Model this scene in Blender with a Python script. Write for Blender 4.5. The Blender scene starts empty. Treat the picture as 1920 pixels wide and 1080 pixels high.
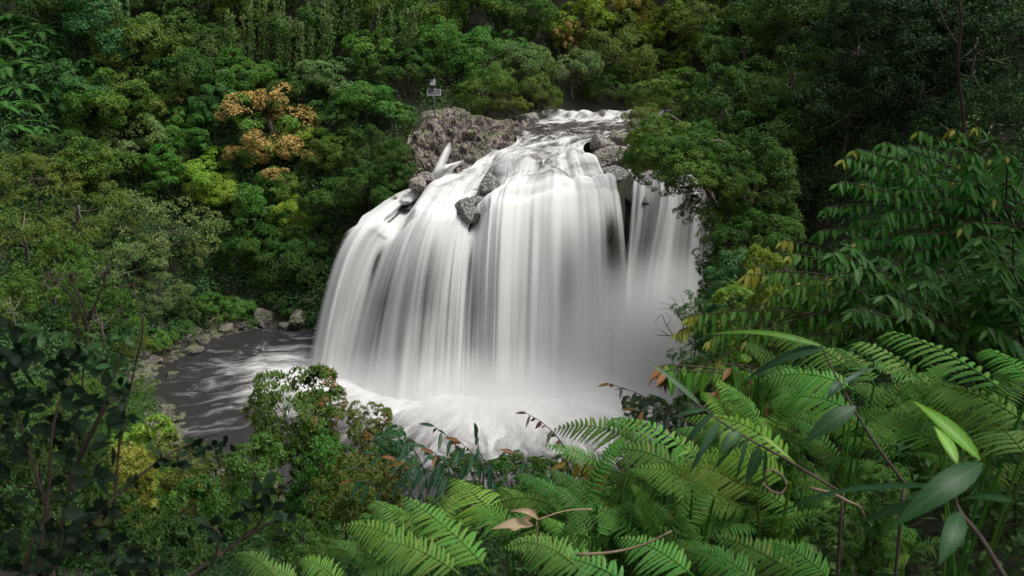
import bpy, math, random
import numpy as np
from mathutils import Vector

# ------------------------------------------------------------------ camera, sky, sun, exposure
SC = bpy.context.scene
COL = SC.collection
F_PX, PITCH, CAM_Z = 1663.0, math.radians(18.0), 33.4

cam_data = bpy.data.cameras.new('camera')
cam = bpy.data.objects.new('camera', cam_data)
COL.objects.link(cam)
cam.location = (0, 0, CAM_Z)
cam.rotation_euler = (math.radians(90) - PITCH, 0, 0)
cam_data.sensor_width = 36.0
cam_data.lens = 36.0 * F_PX / 1920.0
cam_data.clip_start, cam_data.clip_end = 0.05, 2000
cam_data.dof.use_dof = True
cam_data.dof.focus_distance = 12.0
cam_data.dof.aperture_fstop = 5.6
SC.camera = cam

SUN_EL, SUN_AZ = math.radians(62), math.radians(98)      # azimuth measured from +Y towards +X
world = bpy.data.worlds.new('World')
SC.world = world
world.use_nodes = True
wn, wl = world.node_tree.nodes, world.node_tree.links
wn.clear()
sky = wn.new('ShaderNodeTexSky')
sky.sky_type = 'NISHITA'
sky.sun_disc = False
sky.sun_elevation = SUN_EL
sky.sun_rotation = SUN_AZ
sky.air_density, sky.dust_density = 1.0, 4.0
hs = wn.new('ShaderNodeHueSaturation')
hs.inputs['Saturation'].default_value = 0.22
bg = wn.new('ShaderNodeBackground')
bg.inputs['Strength'].default_value = 0.105
wo = wn.new('ShaderNodeOutputWorld')
wl.new(sky.outputs[0], hs.inputs['Color'])
wl.new(hs.outputs[0], bg.inputs['Color'])
wl.new(bg.outputs[0], wo.inputs['Surface'])

sun_data = bpy.data.lights.new('sun', 'SUN')
sun_data.energy = 1.5
sun_data.angle = math.radians(20)
sun_data.color = (1.0, 0.97, 0.92)
sun = bpy.data.objects.new('sun', sun_data)
COL.objects.link(sun)
sdir = Vector((math.sin(SUN_AZ) * math.cos(SUN_EL), math.cos(SUN_AZ) * math.cos(SUN_EL), math.sin(SUN_EL)))
sun.rotation_euler = sdir.to_track_quat('Z', 'Y').to_euler()
sun.location = sdir * 200

SC.view_settings.view_transform = 'Standard'
SC.view_settings.look = 'None'
SC.view_settings.gamma = 1.0
SC.view_settings.exposure = 1.33
SC.render.engine = 'CYCLES'
cy = SC.cycles
cy.use_denoising = True
cy.max_bounces = 6
cy.diffuse_bounces = 3
cy.glossy_bounces = 2
cy.transmission_bounces = 3
cy.transparent_max_bounces = 10
cy.volume_bounces = 2
cy.volume_step_rate = 2.0
cy.sample_clamp_indirect = 6.0
cy.use_adaptive_sampling = False

RNG = np.random.default_rng(7)
random.seed(7)


# ------------------------------------------------------------------ helpers
def ray(px, py):
    u, v = (px - 960) / F_PX, (py - 540) / F_PX
    return np.array([u, math.cos(PITCH) - v * math.sin(PITCH), -math.sin(PITCH) - v * math.cos(PITCH)])


def P(px, py, D):
    """point seen at pixel (px, py) of the 1920 photo whose ground distance along +Y is D"""
    d = ray(px, py)
    return d * (D / d[1]) + np.array([0, 0, CAM_Z])


def PZ(px, py, z=0.0):
    d = ray(px, py)
    return d * ((z - CAM_Z) / d[2]) + np.array([0, 0, CAM_Z])


def hash3(i, j, k, s):
    n = (i.astype(np.int64) * 73856093) ^ (j.astype(np.int64) * 19349663) ^ (k.astype(np.int64) * 83492791) ^ (s * 2654435761)
    n = (n ^ (n >> 13)) * 1274126177
    n = n ^ (n >> 16)
    return (n & 0xFFFFFF) / float(0xFFFFFF)


def vnoise(p, s=0):
    """value noise, p (...,3) -> 0..1"""
    p = np.asarray(p, float)
    i = np.floor(p).astype(np.int64)
    f = p - i
    f = f * f * (3 - 2 * f)
    r = 0
    for a in (0, 1):
        for b in (0, 1):
            for c in (0, 1):
                w = (f[..., 0] if a else 1 - f[..., 0]) * (f[..., 1] if b else 1 - f[..., 1]) * (f[..., 2] if c else 1 - f[..., 2])
                r = r + w * hash3(i[..., 0] + a, i[..., 1] + b, i[..., 2] + c, s)
    return r


def fbm(p, oct=4, s=0):
    p = np.asarray(p, float)
    r, a, t = 0, 1.0, 0.0
    for o in range(oct):
        r = r + a * vnoise(p * (2.03 ** o), s + o * 17)
        t += a
        a *= 0.5
    return r / t


def worley(p, s=0):
    """F1, F2 distances of cell noise"""
    p = np.asarray(p, float)
    i = np.floor(p).astype(np.int64)
    d1 = np.full(p.shape[:-1], 9.0)
    d2 = np.full(p.shape[:-1], 9.0)
    cid = np.zeros(p.shape[:-1])
    for a in (-1, 0, 1):
        for b in (-1, 0, 1):
            for c in (-1, 0, 1):
                q = i + np.array([a, b, c])
                h = np.stack([hash3(q[..., 0], q[..., 1], q[..., 2], s + m) for m in (1, 2, 3)], -1)
                d = np.linalg.norm(q + h - p, axis=-1)
                near = d < d1
                d2 = np.where(near, d1, np.minimum(d2, d))
                cid = np.where(near, h[..., 0], cid)
                d1 = np.where(near, d, d1)
    return d1, d2, cid


def unit(a):
    return a / np.maximum(np.linalg.norm(a, axis=-1, keepdims=True), 1e-9)


def mesh_data(name, V, F, smooth=True, fattr=None, vattr=None, uv=None):
    V = np.asarray(V, np.float32)
    me = bpy.data.meshes.new(name)
    me.vertices.add(len(V))
    me.vertices.foreach_set('co', V.ravel())
    groups = F if isinstance(F, list) else [F]
    groups = [np.asarray(g, np.int32) for g in groups if len(g)]
    loops = np.concatenate([g.ravel() for g in groups])
    tot = np.concatenate([np.full(len(g), g.shape[1], np.int32) for g in groups])
    start = np.concatenate([[0], np.cumsum(tot)[:-1]]).astype(np.int32)
    me.loops.add(len(loops))
    me.loops.foreach_set('vertex_index', loops)
    me.polygons.add(len(tot))
    me.polygons.foreach_set('loop_start', start)
    me.polygons.foreach_set('loop_total', tot)
    me.polygons.foreach_set('use_smooth', np.full(len(tot), smooth, bool))
    for dom, dic in (('FACE', fattr), ('POINT', vattr)):
        for k, a in (dic or {}).items():
            at = me.attributes.new(k, 'FLOAT', dom)
            at.data.foreach_set('value', np.asarray(a, np.float32).ravel())
    if uv is not None:
        l = me.uv_layers.new(name='UVMap')
        l.data.foreach_set('uv', np.asarray(uv, np.float32)[loops].ravel())
    me.update(calc_edges=True)
    me.validate()
    return me


def link(name, me, mat=None, parent=None, loc=None, color=None):
    o = bpy.data.objects.new(name, me)
    COL.objects.link(o)
    if mat is not None and me is not None and len(me.materials) == 0:
        me.materials.append(mat)
    if parent is not None:
        o.parent = parent
    if loc is not None:
        o.location = [float(c) for c in loc]
    if color is not None:
        o.color = color
    return o


def tag(o, label=None, cat=None, group=None, kind=None):
    if label:
        o['label'] = label
    if cat:
        o['category'] = cat
    if group:
        o['group'] = group
    if kind:
        o['kind'] = kind
    return o


def empty(name, loc, label, cat, group=None, rz=0.0, s=1.0):
    o = bpy.data.objects.new(name, None)
    COL.objects.link(o)
    o.empty_display_size = 0.3
    o.location = [float(c) for c in loc]
    o.rotation_euler = (0, 0, rz)
    o.scale = (s, s, s) if not isinstance(s, tuple) else s
    return tag(o, label, cat, group)


class MB:
    """collects pieces into one mesh"""
    def __init__(s):
        s.V, s.Q, s.T, s.n = [], [], [], 0
        s.qa, s.ta, s.rib, s.alo = [], [], [], []

    def add(s, V, Q=None, T=None, tone=None, rib=None, along=None):
        V = np.asarray(V, float).reshape(-1, 3)
        if Q is not None and len(Q):
            Q = np.asarray(Q)
            s.Q.append(Q + s.n)
            s.qa.append(np.broadcast_to(np.asarray(0.5 if tone is None else tone, float), (len(Q),)))
        if T is not None and len(T):
            T = np.asarray(T)
            s.T.append(T + s.n)
            s.ta.append(np.broadcast_to(np.asarray(0.5 if tone is None else tone, float), (len(T),)))
        s.rib.append(np.zeros(len(V)) if rib is None else np.asarray(rib, float).ravel())
        s.alo.append(np.zeros(len(V)) if along is None else np.asarray(along, float).ravel())
        s.V.append(V)
        s.n += len(V)

    def data(s, name, smooth=True, off=(0, 0, 0)):
        V = np.concatenate(s.V) - np.asarray(off, float)
        F, A = [], []
        if s.Q:
            F.append(np.concatenate(s.Q)); A.append(np.concatenate(s.qa))
        if s.T:
            F.append(np.concatenate(s.T)); A.append(np.concatenate(s.ta))
        a = np.concatenate(A)
        return mesh_data(name, V, F, smooth, {'tone': a, 'clump': (a * 7.31) % 1.0}, {'rib': np.concatenate(s.rib), 'along': np.concatenate(s.alo)})


def tube(mb, pts, r0, r1=None, n=6, wob=0.0, tone=None, cap=True):
    pts = np.asarray(pts, float)
    m = len(pts)
    r1 = r0 if r1 is None else r1
    rad = np.linspace(0, 1, m) ** 0.9 * (r1 - r0) + r0
    tan = unit(np.gradient(pts, axis=0))
    ref = np.array([0, 0, 1.0]) if abs(tan[:, 2]).mean() < 0.8 else np.array([1.0, 0, 0])
    a = unit(np.cross(tan, ref))
    b = np.cross(tan, a)
    ang = np.linspace(0, 2 * np.pi, n, endpoint=False)
    V = pts[:, None] + rad[:, None, None] * (np.cos(ang)[None, :, None] * a[:, None] + np.sin(ang)[None, :, None] * b[:, None])
    if wob:
        V = V + (RNG.random(V.shape) - 0.5) * wob * rad[:, None, None]
    idx = np.arange(m * n).reshape(m, n)
    q = np.stack([idx[:-1], np.roll(idx[:-1], -1, 1), np.roll(idx[1:], -1, 1), idx[1:]], -1).reshape(-1, 4)
    V = V.reshape(-1, 3)
    T = None
    if cap:
        c0, c1 = len(V), len(V) + 1
        V = np.concatenate([V, pts[:1], pts[-1:]])
        T = np.concatenate([np.stack([np.full(n, c0), np.roll(idx[0], -1), idx[0]], -1),
                            np.stack([np.full(n, c1), idx[-1], np.roll(idx[-1], -1)], -1)])
    mb.add(V, q, T, tone)


def box(mb, c, s, R=None):
    v = np.array([[x, y, z] for x in (-.5, .5) for y in (-.5, .5) for z in (-.5, .5)]) * np.asarray(s, float)
    if R is not None:
        v = v @ np.asarray(R).T
    mb.add(v + np.asarray(c, float), [[0, 1, 3, 2], [4, 6, 7, 5], [0, 4, 5, 1], [2, 3, 7, 6], [0, 2, 6, 4], [1, 5, 7, 3]])


def curve(pts, n):
    """Catmull-Rom resample of a polyline (k,...) to n rows"""
    p = np.asarray(pts, float)
    k = len(p)
    if k == 2:
        t = np.linspace(0, 1, n).reshape((n,) + (1,) * (p.ndim - 1))
        return p[0] * (1 - t) + p[1] * t
    q = np.concatenate([[2 * p[0] - p[1]], p, [2 * p[-1] - p[-2]]])
    u = np.linspace(0, k - 1, n)
    i = np.minimum(u.astype(int), k - 2)
    t = (u - i).reshape((n,) + (1,) * (p.ndim - 1))
    a, b, c, d = q[i], q[i + 1], q[i + 2], q[i + 3]
    return 0.5 * (2 * b + (c - a) * t + (2 * a - 5 * b + 4 * c - d) * t * t + (3 * b - a - 3 * c + d) * t ** 3)


def grid_faces(a, b):
    i = np.arange(a * b).reshape(a, b)
    return np.stack([i[:-1, :-1], i[1:, :-1], i[1:, 1:], i[:-1, 1:]], -1).reshape(-1, 4)


def grid_normals(G):
    n = unit(np.cross(np.gradient(G, axis=0), np.gradient(G, axis=1)))
    return n


# ------------------------------------------------------------------ materials
class NT:
    def __init__(s, name):
        s.m = bpy.data.materials.new(name)
        s.m.use_nodes = True
        s.t = s.m.node_tree
        s.t.nodes.clear()
        s.out = s.t.nodes.new('ShaderNodeOutputMaterial')

    def n(s, typ, ins=None, **kw):
        nd = s.t.nodes.new('ShaderNode' + typ)
        for k, v in kw.items():
            setattr(nd, k, v)
        for k, v in (ins or {}).items():
            if hasattr(v, 'is_output'):
                s.t.links.new(v, nd.inputs[k])
            else:
                nd.inputs[k].default_value = v
        return nd

    def math(s, op, a, b=0.0, c=0.0, clamp=False):
        nd = s.n('Math', {0: a, 1: b, 2: c}, operation=op)
        nd.use_clamp = clamp
        return nd.outputs[0]

    def mix(s, f, a, b, blend='MIX'):
        nd = s.t.nodes.new('ShaderNodeMix')
        nd.data_type = 'RGBA'
        nd.blend_type = blend
        for k, v in ((0, f), (6, a), (7, b)):
            if hasattr(v, 'is_output'):
                s.t.links.new(v, nd.inputs[k])
            else:
                nd.inputs[k].default_value = v if k == 0 or len(v) == 4 else tuple(v) + (1,)
        return nd.outputs[2]

    def ramp(s, f, a, b, lo=0.0, hi=1.0):
        return s.n('MapRange', {0: f, 1: a, 2: b, 3: lo, 4: hi}, interpolation_type='SMOOTHSTEP').outputs[0]

    def noise(s, vec, scale, detail=4, rough=0.55, dist=0.0):
        return s.n('TexNoise', {'Vector': vec, 'Scale': scale, 'Detail': detail, 'Roughness': rough, 'Distortion': dist}).outputs[0]

    def attr(s, name):
        return s.n('Attribute', attribute_name=name).outputs['Fac']

    def bump(s, h, strength, dist):
        return s.n('Bump', {'Height': h, 'Strength': strength, 'Distance': dist}).outputs[0]

    def done(s, shader, vol=None):
        if shader is not None:
            s.t.links.new(shader, s.out.inputs['Surface'])
        if vol is not None:
            s.t.links.new(vol, s.out.inputs['Volume'])
        return s.m


def leaf_material(name, transl=0.3, rough=0.5, spec=0.3, flush=(0.30, 0.125, 0.03), vary=0.9, flush_soft=0.12, ribs=False):
    k = NT(name)
    inf = k.n('ObjectInfo')
    tone, clump = k.attr('tone'), k.attr('clump')
    col = inf.outputs['Color']
    v = k.math('MULTIPLY_ADD', tone, vary, 1.0 - vary * 0.5)
    hsv = k.n('HueSaturation', {'Hue': k.math('MULTIPLY_ADD', clump, -0.04, 0.52), 'Saturation': k.math('MULTIPLY_ADD', tone, -0.2, 1.08),
                                'Value': v, 'Color': col}).outputs[0]
    # young flush of the clumps whose random value lies under the object's own flush share
    share = inf.outputs['Alpha']
    fm = k.ramp(k.math('SUBTRACT', share, clump), -flush_soft * 0.2, flush_soft, 0, 1)
    fm = k.math('MULTIPLY', fm, k.ramp(tone, 0.1, 0.6, 0.25, 1))
    fl = k.n('HueSaturation', {'Hue': k.math('MULTIPLY_ADD', tone, 0.06, 0.475), 'Value': v, 'Color': tuple(flush) + (1,)}).outputs[0]
    c = k.mix(fm, hsv, fl)
    if ribs:                       # pale midrib and side veins, a few insect-browned blotches
        rib, al = k.attr('rib'), k.attr('along')
        vein = k.math('FRACT', k.math('MULTIPLY_ADD', al, 8.0, k.math('MULTIPLY', rib, 1.6)))
        vm = k.math('MULTIPLY', k.ramp(k.math('ABSOLUTE', k.math('SUBTRACT', vein, 0.5)), 0.36, 0.5, 0, 0.5), k.ramp(al, 0.0, 0.02))
        mr = k.math('MAXIMUM', k.ramp(rib, 0.84, 0.97, 0, 0.6), vm)
        c = k.mix(mr, c, k.n('HueSaturation', {'Hue': 0.49, 'Saturation': 0.8, 'Value': 1.9, 'Color': c}).outputs[0])
        sp = k.noise(k.n('NewGeometry').outputs['Position'], 26.0, 4, 0.6)
        c = k.mix(k.ramp(sp, 0.64, 0.72, 0, 0.55), c, (0.05, 0.035, 0.012))
    p = k.n('BsdfPrincipled', {'Base Color': c, 'Roughness': rough, 'Specular IOR Level': spec})
    tc = k.n('HueSaturation', {'Hue': 0.485, 'Saturation': 1.1, 'Value': 1.35, 'Color': c}).outputs[0]
    tr = k.n('BsdfTranslucent', {'Color': tc})
    mx = k.n('MixShader', {0: transl, 1: p.outputs[0], 2: tr.outputs[0]})
    return k.done(mx.outputs[0])


def bark_material(name, a, b, scale=3.0):
    k = NT(name)
    tc = k.n('TexCoord').outputs['Object']
    mp = k.n('Mapping', {'Vector': tc, 'Scale': (1, 1, 0.3)}).outputs[0]
    n1 = k.noise(mp, scale, 6, 0.65)
    n2 = k.noise(mp, scale * 6, 4, 0.6)
    c = k.mix(k.ramp(n1, 0.35, 0.68), a, b)
    c = k.mix(k.math('MULTIPLY', n2, 0.5), c, tuple(x * 0.45 for x in a))
    p = k.n('BsdfPrincipled', {'Base Color': c, 'Roughness': 0.85, 'Normal': k.bump(n2, 0.5, 0.02)})
    return k.done(p.outputs[0])


def rock_material(name, dark, light, lich, lich_amt=0.5, moss=0.0, wet=0.7):
    k = NT(name)
    g = k.n('NewGeometry')
    pos = g.outputs['Position']
    n1 = k.noise(pos, 0.5, 7, 0.62)
    n2 = k.noise(pos, 2.6, 7, 0.68)
    n3 = k.noise(pos, 7.0, 5, 0.65)
    c = k.mix(k.ramp(n1, 0.33, 0.66), dark, light)
    c = k.mix(k.ramp(n2, 0.42, 0.68, 0, 0.75), c, tuple(x * 0.35 for x in dark))
    c = k.mix(k.math('MULTIPLY', k.ramp(n3, 0.62 - 0.18 * lich_amt, 0.68 - 0.1 * lich_amt), 0.85), c, lich)
    vor = k.n('TexVoronoi', {'Vector': pos, 'Scale': 1.1}, feature='DISTANCE_TO_EDGE').outputs['Distance']
    c = k.mix(k.ramp(vor, 0.0, 0.05, 0.75, 0), c, tuple(x * 0.2 for x in dark))
    if moss > 0:
        up = k.n('SeparateXYZ', {0: g.outputs['Normal']}).outputs[2]
        mm = k.math('MULTIPLY', k.ramp(k.math('MULTIPLY_ADD', up, 0.3, k.noise(pos, 0.8, 5)), 0.72 - 0.2 * moss, 0.9 - 0.2 * moss), 0.85)
        c = k.mix(mm, c, (0.055, 0.07, 0.018))
    hgt = k.math('MULTIPLY_ADD', n2, 0.6, k.math('MULTIPLY', n3, 0.35))
    p = k.n('BsdfPrincipled', {'Base Color': c, 'Roughness': wet, 'Normal': k.bump(hgt, 0.8, 0.25)})
    return k.done(p.outputs[0])


def plain(name, col, rough=0.5, metal=0.0, nscale=30):
    k = NT(name)
    tc = k.n('TexCoord').outputs['Object']
    n = k.noise(tc, nscale, 4)
    c = k.mix(k.math('MULTIPLY', n, 0.5), col, tuple(x * 0.6 for x in col))
    return k.done(k.n('BsdfPrincipled', {'Base Color': c, 'Roughness': rough, 'Metallic': metal}).outputs[0])


M = {}
M['leaf'] = leaf_material('forest_foliage', 0.24, 0.6, 0.08, flush=(0.36, 0.21, 0.08))
M['small'] = leaf_material('shrub_foliage', 0.28, 0.5, 0.2, flush=(0.24, 0.115, 0.042))
M['gloss'] = leaf_material('glossy_foliage', 0.32, 0.42, 0.15, flush=(0.36, 0.17, 0.02), vary=0.6, flush_soft=0.1, ribs=True)
M['dull'] = leaf_material('shaded_foliage', 0.25, 0.55, 0.1, vary=1.0, ribs=True)
M['fern'] = leaf_material('fern_foliage', 0.35, 0.6, 0.1, flush=(0.2, 0.2, 0.05), vary=0.5)
M['bark'] = bark_material('grey_bark', (0.06, 0.05, 0.038), (0.13, 0.115, 0.095))
M['darkbark'] = bark_material('brown_bark', (0.045, 0.03, 0.022), (0.09, 0.06, 0.045), 8)
M['twig'] = bark_material('tan_twig', (0.16, 0.12, 0.07), (0.26, 0.2, 0.13), 12)
M['deadleaf'] = plain('dead_leaf', (0.26, 0.19, 0.11), 0.7)
M['rock'] = rock_material('lichened_rock', (0.05, 0.036, 0.028), (0.15, 0.112, 0.094), (0.36, 0.31, 0.27), 0.6, 0.4)
M['stone'] = rock_material('weathered_stone', (0.05, 0.04, 0.034), (0.16, 0.13, 0.115), (0.4, 0.37, 0.33), 0.75, 0.08)
M['bank'] = rock_material('bank_stone', (0.035, 0.028, 0.024), (0.1, 0.085, 0.072), (0.3, 0.27, 0.24), 0.45, 0.3)
M['wetrock'] = rock_material('wet_dark_rock', (0.045, 0.042, 0.042), (0.12, 0.115, 0.11), (0.36, 0.35, 0.31), 0.8, 0.0, 0.5)
M['cliff'] = rock_material('cliff_rock', (0.018, 0.016, 0.016), (0.05, 0.046, 0.045), (0.09, 0.085, 0.08), 0.2, 0.0, 0.5)
M['steel'] = plain('galvanised_steel', (0.32, 0.34, 0.36), 0.5, 0.4)
M['greybox'] = plain('grey_enamel', (0.10, 0.105, 0.115), 0.6)


def white_water(name, behind):
    """falling water: white where the sheet is thick, see-through or dark water where it is thin"""
    k = NT(name)
    uv = k.n('UVMap').outputs[0]
    if behind == 'dark':           # chop of the rapids: short streaks instead of long strands
        S = ((0.22, 0.30, 1), (0.55, 0.55, 1), (2.2, 0.8, 1))
    else:
        S = ((0.38, 0.022, 1), (1.5, 0.028, 1), (5.5, 0.04, 1))
    a = k.noise(k.n('Mapping', {'Vector': uv, 'Scale': S[0]}).outputs[0], 1.0, 3, 0.5, 0.15 if behind == 'clear' else 1.2)
    b = k.noise(k.n('Mapping', {'Vector': uv, 'Scale': S[1], 'Location': (7, 3, 0)}).outputs[0], 1.0, 4, 0.6, 0.1 if behind == 'clear' else 1.0)
    c = k.noise(k.n('Mapping', {'Vector': uv, 'Scale': S[2], 'Location': (1, 9, 0)}).outputs[0], 1.0, 3, 0.6)
    s = k.math('ADD', k.math('MULTIPLY', a, 0.62), k.math('ADD', k.math('MULTIPLY', b, 0.28), k.math('MULTIPLY', c, 0.10)))
    cov = k.attr('cover')
    if behind == 'clear':
        f = k.ramp(k.math('ADD', cov, k.math('MULTIPLY_ADD', s, 2.35, -1.22)), -0.05, 1.0, 0, 1)
    else:
        f = k.ramp(k.math('ADD', cov, k.math('MULTIPLY_ADD', s, 3.2, -1.68)), 0.05, 0.95, 0, 1)
    hgt = k.math('ADD', k.math('MULTIPLY', b, 0.6), k.math('MULTIPLY', c, 0.25))
    nrm = k.bump(hgt, 0.35, 0.3)
    foam = k.n('BsdfDiffuse', {'Color': (0.79, 0.785, 0.77, 1), 'Roughness': 0.5, 'Normal': nrm})
    tr = k.n('BsdfTranslucent', {'Color': (0.76, 0.755, 0.745, 1)})
    foam = k.n('MixShader', {0: 0.4, 1: foam.outputs[0], 2: tr.outputs[0]})
    if behind == 'clear':
        other = k.n('BsdfTransparent', {'Color': (0.93, 0.93, 0.94, 1)})
    else:
        other = k.n('BsdfPrincipled', {'Base Color': (0.03, 0.025, 0.022, 1), 'Roughness': 0.25, 'Normal': nrm})
    return k.done(k.n('MixShader', {0: f, 1: other.outputs[0], 2: foam.outputs[0]}).outputs[0])


M['fall'] = white_water('falling_water', 'clear')
M['river'] = white_water('river_water', 'dark')


def pool_material():
    k = NT('pool_water')
    uv = k.n('UVMap').outputs[0]
    pos = k.n('NewGeometry').outputs['Position']
    fo = k.attr('foam')
    warp = k.n('TexNoise', {'Vector': pos, 'Scale': 0.13, 'Detail': 2.0})
    off = k.n('VectorMath', {0: warp.outputs['Color'], 1: (0.5, 0.5, 0.5)}, operation='SUBTRACT').outputs[0]
    off = k.n('VectorMath', {0: off, 3: 7.0}, operation='SCALE').outputs[0]
    w = k.n('VectorMath', {0: uv, 1: off}, operation='ADD').outputs[0]
    a = k.noise(k.n('Mapping', {'Vector': w, 'Scale': (0.12, 0.5, 1)}).outputs[0], 1.0, 6, 0.62, 0.6)
    b = k.noise(k.n('Mapping', {'Vector': w, 'Scale': (0.5, 1.5, 1)}).outputs[0], 1.0, 5, 0.65, 0.8)
    s = k.math('ADD', k.math('MULTIPLY', a, 0.7), k.math('MULTIPLY', b, 0.3))
    f = k.ramp(k.math('ADD', fo, k.math('MULTIPLY_ADD', s, 2.2, -1.17)), -0.05, 1.15, 0, 1)
    nrm = k.bump(b, 0.25, 0.2)
    foam = k.n('BsdfDiffuse', {'Color': (0.68, 0.675, 0.665, 1), 'Normal': nrm})
    wat = k.n('BsdfPrincipled', {'Base Color': (0.02, 0.0185, 0.019, 1), 'Roughness': 0.26, 'Specular IOR Level': 0.4, 'Normal': nrm})
    return k.done(k.n('MixShader', {0: f, 1: wat.outputs[0], 2: foam.outputs[0]}).outputs[0])


M['pool'] = pool_material()


def ground_material():
    k = NT('forest_floor')
    pos = k.n('NewGeometry').outputs['Position']
    n = k.noise(pos, 0.25, 6)
    n2 = k.noise(pos, 3.0, 6, 0.7)
    c = k.mix(k.ramp(n, 0.4, 0.62), (0.018, 0.015, 0.008), (0.02, 0.028, 0.008))
    c = k.mix(k.ramp(n2, 0.45, 0.7, 0, 0.7), c, (0.012, 0.009, 0.006))
    return k.done(k.n('BsdfPrincipled', {'Base Color': c, 'Roughness': 0.95, 'Normal': k.bump(n2, 0.8, 0.15)}).outputs[0])


M['ground'] = ground_material()

# ------------------------------------------------------------------ terrain (thin-plate spline through surveyed points)
CTRL = np.array([
    (0, 0, 31.4), (-5, 0, 31.8), (6, 0, 31.8), (0, -12, 36), (-30, -12, 40), (30, -12, 42), (-70, -12, 56), (70, -12, 58),
    (0, 5, 29.3), (0, 10, 26.4), (0, 20, 20.0), (0, 35, 10.6), (0, 47, 2.8), (0, 54, -0.8), (2, 3, 31.2), (3, 5, 30.6), (1, 4, 30.3), (5, 8, 29.8), (0, 3, 30.5),
    (-10, 12, 24.5), (-15, 30, 11.5), (-12, 45, 3), (-18, 52, 1.2), (-24, 57, 0.9), (-31, 67, 0.7), (-36, 78, 1.0), (-33, 88, 1.0), (-24, 91, 1.6),
    (-15, 65, -2.5), (-26, 77, -1.6), (0, 64, -3), (14, 64, -2.5), (0, 78, -2), (-12, 82, -2), (-22, 86, -1.2), (12, 78, -2),
    (-44, 78, 5.5), (-55, 80, 14), (-45, 65, 6.5), (-60, 60, 19), (-40, 45, 11), (-40, 25, 23), (-65, 30, 34),
    (-60, 100, 28), (-45, 95, 12), (-36, 100, 11), (-24, 100, 11.5), (-30, 115, 26), (-16, 104, 17.5), (-3, 118, 28), (-10, 132, 40), (-40, 132, 42),
    (-75, 120, 46), (16, 128, 33), (40, 132, 42), (-12, 96, 15.5), (-2, 98, 17.0), (6, 98, 17.2), (12, 108, 18.2), (22, 112, 19.5), (4, 110, 20.5),
    (24, 84, 7), (25, 92, 18), (36, 90, 26), (29, 102, 23), (20, 65, 1), (27, 66, 11), (36, 66, 22), (48, 70, 32), (62, 84, 44),
    (46, 48, 33), (32, 40, 23), (18, 44, 6), (12, 22, 21), (11, 11, 29.5), (30, 20, 34), (60, 20, 48),
    (0, 170, 62), (60, 170, 66), (-60, 170, 66), (-100, 80, 50), (100, 80, 66), (10, 88, 6), (-4, 88, 5), (17, 92, 14),
], float)


def tps_fit(C):
    x = C[:, :2] / 50.0
    r = np.linalg.norm(x[:, None] - x[None], axis=-1)
    K = np.where(r > 0, r * r * np.log(np.maximum(r, 1e-9)), 0) + np.eye(len(C)) * 1e-4
    Pm = np.c_[np.ones(len(C)), x]
    A = np.block([[K, Pm], [Pm.T, np.zeros((3, 3))]])
    return x, np.linalg.solve(A, np.r_[C[:, 2], 0, 0, 0])


TX, TW = tps_fit(CTRL)


def terrain(x, y):
    x, y = np.broadcast_arrays(np.asarray(x, float), np.asarray(y, float))
    q = np.stack([x, y], -1) / 50.0
    out = TW[-3] + TW[-2] * q[..., 0] + TW[-1] * q[..., 1]
    for c, w in zip(TX, TW):
        r2 = (q[..., 0] - c[0]) ** 2 + (q[..., 1] - c[1]) ** 2
        out = out + w * 0.5 * r2 * np.log(np.maximum(r2, 1e-12))
    p = np.stack([x * 0.12, y * 0.12, np.zeros_like(x)], -1)
    amp = np.clip((np.hypot(x, y) - 6) / 20, 0, 1)
    return out + (fbm(p, 4, 5) - 0.5) * 1.6 * amp


gx = np.concatenate([np.arange(-130, -45, 2.5), np.arange(-45, 45, 1.0), np.arange(45, 131, 2.5)])
gy = np.concatenate([np.arange(-30, 0, 2.0), np.arange(0, 120, 1.0), np.arange(120, 200, 2.5)])
GX, GY = np.meshgrid(gx, gy, indexing='ij')
GZ = terrain(GX, GY)
terr = link('ground', mesh_data('ground', np.stack([GX, GY, GZ], -1).reshape(-1, 3), grid_faces(len(gx), len(gy))[:, ::-1]), M['ground'])
tag(terr, kind='structure')

# ------------------------------------------------------------------ river and waterfall: a loft of flow lines
STAGE_Z = None
# flow lines from the left bank to the right, each from the far rapids down to the pool: (px, py, distance)
UP = [  # rows of the upper river, given as left and right ends
    ((1008, 205, 113), (1300, 205, 113)), ((1005, 213, 110), (1262, 212, 110)), ((1000, 222, 107), (1235, 222, 107)),
    ((962, 237, 100), (1215, 237, 100)), ((966, 252, 94), (1190, 250, 94)), ((958, 271, 89), (1100, 270, 89))]
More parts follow.
